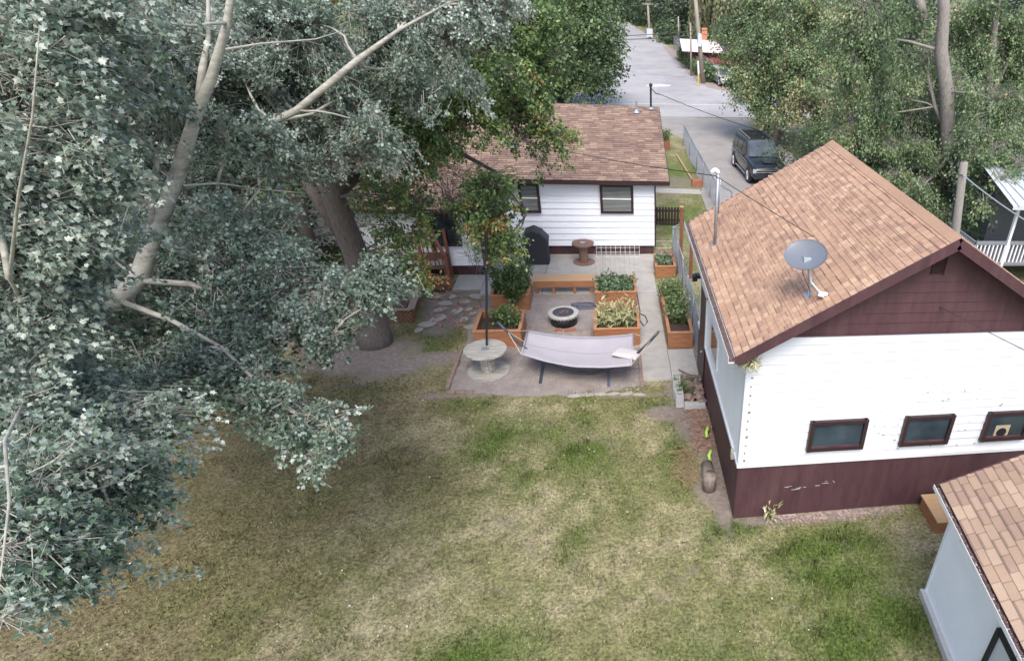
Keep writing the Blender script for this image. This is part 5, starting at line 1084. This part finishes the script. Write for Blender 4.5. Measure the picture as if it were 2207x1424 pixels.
for x,y,h,l in((-3.0,17.1,.75,'bushy dark green pepper plant at the right of the front left bed'),(-3.35,17.3,.6,'smaller dark green plant in the middle of the front left bed')): plant('pepper_plant',l,LG,(x,y,.34),h,.26,70,.09,6,None)
for x,y,h,l in((-3.45,19.3,1.15,'tall tangled tomato plant at the left of the rear left bed'),(-2.95,19.4,1.3,'tall tomato plant against the bench end of the rear left bed'),(-3.1,18.85,.9,'tomato plant spilling over the front of the rear left bed')): plant('tomato_plant',l,LT,(x,y,.3),h,.42,210,.085,6,None)
plant('shrub','low green shrub growing in the brown planter box by the house corner',LG,(3.42,41.05,.4),.8,.35,80,.12,6,None,'shrub')
plant('weed','green weed growing between the cinder blocks and rocks',LG,(1.68,13.45,.05),.4,.18,45,.07,6,None,'plant')
plant('weed','green weed at the back end of the cinder block row',LG,(1.62,13.95,.05),.35,.14,30,.07,6,None,'plant')
plant('weed','dry grass tuft at the near left corner of the garage',LC,(2.95,9.0,0),.35,.12,16,.16,3,None,'plant',up=1.5,tm=T_long)
plant('bird_nest','straw coloured nest tucked under the near left eave of the garage',LC,(2.18,8.97,3.75),.16,.16,60,.1,5,None,'nest',up=.1,tm=T_long)
# ---------------- poles and wires
def pole(label,base,top,r=.14,arms=None,box=None,mat=plain('pole_wood',(.3,.26,.22),.9,.25,5,.2,stretch=(1,1,.2)),grp=None):
    o=root('utility_pole',label,'pole',base,grp);MB().tube([base,Vector(base).lerp(Vector(top),.5),top],[r,r*.85,r*.7],10).build('shaft',mat,o,True)
    if arms:
        m=MB()
        for z,w in arms:
            c=Vector(base).lerp(Vector(top),z);m.beam(c-Vector((w,0,0)),c+Vector((w,0,0)),.1,.12)
            for s in(-.9,-.4,.4,.9): m.lathe([(.04,0),(.05,.1),(.0,.14)],c+Vector((w*s,0,.06)),8)
        m.build('crossarm',mat,o)
    if box:
        z,w,h=box;c=Vector(base).lerp(Vector(top),z);m=MB();m.bx(c.x-w/2,c.x+w/2,c.y-.35,c.y-.12,c.z-h/2,c.z+h/2);m.build('meter_box',plain('pale_box',(.5,.58,.62),.5,.05),o)
    return o
tp=at(1499,0,y=69);dv=(tp-Vector((9.62,69.06,0)));pole('tall leaning utility pole at the right of the junction',Vector((9.62,69.06,0)),Vector((9.62,69.06,0))+dv*1.25,.24,[(.93,1.0)],(.43,.35,1.1))
b2=at(1401,88,y=113);t2_=at(1396,8,y=113);pole('distant utility pole with a pale box left of the road sign',b2,t2_,.22,[(.98,.8)],(.22,.9,1.1))
b3=at(1490,166,y=74);pole('thin pole just left of the tall leaning utility pole',b3,at(1488,50,y=74),.12)
b4=at(1463,80,y=98);pole('thin pale pole farther back between the trees',b4,at(1462,36,y=98),.12,mat=CONC)
st0=at(2078,350,y=18.5);pole('weathered grey stub pole with wires behind the garage ridge',Vector((st0.x+.75,18.5,0)),st0,.17,mat=plain('stub_wood',(.24,.22,.2),.9,.25,4,.3,stretch=(3,3,.4)))
o=root('marker_post','white and yellow marker post at the road edge','post',at(1505,178,y=67));p=at(1505,178,y=67);p.z=0
m=MB();m.tube([p,p+Vector((0,0,1.1))],.09,8);m.build('yellow_base',plain('yellow_paint',(.6,.4,.12),.6,.1),o);m=MB();m.tube([p+Vector((0,0,1.1)),p+Vector((-.1,0,2.2))],.09,8);m.build('white_shaft',WHITEM,o)
def wire(label,A,B,sag,r=.012,mat=BLACKM):
    A=Vector(A);B=Vector(B);pts=[A.lerp(B,i/16)-Vector((0,0,sag*4*(i/16)*(1-i/16))) for i in range(17)];m=MB();m.tube(pts,r,5);return tag(m.build('overhead_wire',mat,None,org=A),label,'wire')
mt=mp+Vector((.3,-.2,.62))
wire('overhead wire from the house mast across the driveway to the stub pole',mt,st0+Vector((0,-.15,-.35)),.35,.012)
wire('pale thick cable from the stub pole to beyond the right edge',st0+Vector((0,-.15,-.35)),at(2290,520,y=15),.1,.022,GREYM)
gt=gp+Vector((-.05,0,1.5))
wire('dark wire from above the house roof to the garage gooseneck pipe',at(1080,290,y=25.5),gt,.12,.009)
wire('thin wire from the gooseneck pipe sweeping over the garage roof to the right',gt,at(2260,780,y=7.6),.12,.008)
for k,(px,py,qx,qy) in enumerate([(1340,8,1499,3),(1341,70,1520,66),(1341,78,1512,75)]):
    wire(('uppermost','middle','lowest')[k]+' overhead wire crossing the side road to the tall utility pole',at(px-250,py+6,y=72),at(qx,qy,y=69),.3,.03)
wire('overhead wire running right from the tall utility pole through the willow',at(1512,73,y=69),at(1700,100,y=66),.3,.03)
# ---------------- neighbours
NZ=3.3
nb=root('neighbour_house','neighbour house with white metal roof and grey railed porch at the right edge','house',(16,24,0))
mr=plain('white_metal_roof',(.5,.53,.56),.4,.05,2,0)
m=MB();m.add([(13.5,19.4,NZ),(24,19.0,NZ),(24,26,NZ+1.0),(14.5,26,NZ+1.0)],[(0,1,2,3)]);m.add([(13.5,19.4,NZ-.12),(24,19.0,NZ-.12),(24,19.0,NZ),(13.5,19.4,NZ)],[(0,1,2,3)])
for k in range(24): x=13.7+k*.44;m.beam((x,19.4-.035*(x-12.7),NZ+.02),(max(x,14.55)+.1,26,NZ+1.02),.03,.04)
m.build('roof',mr,nb)
m=MB();m.bx(14.6,24,22.2,26,0,NZ);m.build('wall',plain('grey_wall',(.12,.125,.13),.8,.1),nb)
m=MB();m.bx(12.9,24,20,22.2,.9,1.0);m.build('porch_floor',plain('grey_deck',(.2,.2,.22),.7,.1),nb)
for x in(14.1,17): MB().bx(x,x+.1,19.95,20.05,0,NZ-.05).build('porch_post',WHITEM,nb)
m=MB();m.bx(12.9,24,19.97,20.05,1.72,1.84);m.bx(12.9,24,19.98,20.04,.95,1.05)
for x in(12.9,): m.bx(x,x+.06,20,22.2,1.72,1.8)
rl=m.build('porch_railing',plain('grey_rail',(.2,.215,.24),.6,.05),nb)
m=MB();[m.bx(12.95+k*.16,13.0+k*.16,19.985,20.035,1.05,1.72) for k in range(66)];[m.bx(12.91,12.95,20.05+k*.16,20.1+k*.16,1.0,1.72) for k in range(13)];m.build('balusters',WHITEM,rl)
nl=root('white_roofed_shed','low building with a bright white metal roof behind the poplar leaves','shed',(-15.5,20,0))
m=MB();m.add([(-12.6,16.6,2.9),(-12.6,29,2.9),(-15.6,29,4.0),(-15.6,16.6,4.0)],[(0,1,2,3)]);m.add([(-18.6,16.6,2.9),(-18.6,29,2.9),(-15.6,29,4.0),(-15.6,16.6,4.0)],[(3,2,1,0)])
for k in range(26): m.beam((-12.6,16.7+k*.48,2.93),(-15.6,16.7+k*.48,4.03),.03,.03)
m.build('roof',mr,nl);m=MB();m.bx(-18.3,-12.9,16.9,28.7,0,2.88);m.build('wall',plain('tan_wall',(.3,.26,.23),.8,.1),nl)
wh=root('distant_white_house','pale house seen through the leaves across the street','house',(-22,44,0))
m=MB();m.bx(-27,-17,42,48,0,3);m.build('wall',WHITE,wh);m=MB();m.add([(-27.4,41.5,3),(-16.6,41.5,3),(-16.6,45,4.8),(-27.4,45,4.8)],[(0,1,2,3)]);m.add([(-27.4,48.5,3),(-16.6,48.5,3),(-16.6,45,4.8),(-27.4,45,4.8)],[(3,2,1,0)]);m.build('roof',mr,wh)
rb=root('red_building','dark red building with a pale pink roof beyond the junction','building',(12,82,0))
ra=at(1462,100,z=3.4);rbq=at(1535,100,z=3.4)
m=MB();X0,X1,Y0,Y1=9.6,19,79,88;m.bx(X0,X1,Y0,Y1,0,1.9);m.build('wall',plain('dark_red',(.16,.035,.04),.7,.2),rb)
m=MB();m.add([(X0-1.2,Y0-1,1.9),(X0+3.6,Y0-1,1.9),(X0+3.3,Y0+4,2.7),(X0-1.0,Y0+4,2.7)],[(0,1,2,3)]);m.add([(X0-1.2,Y1+1,1.9),(X1+.8,Y1+1,1.9),(X1+.5,Y0+4,2.7),(X0-1.0,Y0+4,2.7)],[(3,2,1,0)]);m.build('roof',plain('pink_white_roof',(.72,.6,.62),.6,.05),rb)
m=MB();m.add([(X0+3.62,Y0-1,1.9),(X1+.8,Y0-1,1.9),(X1+.5,Y0+4,2.7),(X0+3.32,Y0+4,2.7)],[(0,1,2,3)]);m.build('dark_roof',plain('dark_roof',(.05,.04,.06),.8,.2),rb)
m=MB();m.bx(X0+.2,X1+3,Y0-2.4,Y0-2.3,.9,1.5);m.build('red_railing',plain('rail_red',(.26,.06,.06),.7,.1),rb)
m=MB();m.bx(X0+1.6,X0+2.2,Y0+4,Y0+4.6,2.5,3.9);m.build('chimney',plain('orange_brick',(.5,.2,.1),.8,.2),rb)
o=chain('grey mesh fence along the right side of the side road',[(11.0,73),(10.4,84),(9.6,100)],1.6,3,r=.012,sp=.35)
m=MB();m.bx(0,1,0,1,0,1)
# flower pots on the verge by the young tree
for x,y,l in((11.0,47.6,'terracotta trough left of the young tree on the verge'),(11.7,45.2,'terracotta trough right of the young tree on the verge')):
    o=root('planter_trough',l,'planter',(x,y,0));MB().lathe([(.25,0),(.32,.4),(.28,.4),(.24,.34),(0,.34)],(x,y,0),14,Matrix.Diagonal((1.3,1,1)).to_3x3()).build('pot',plain('terracotta',(.35,.2,.16),.8,.1),o)
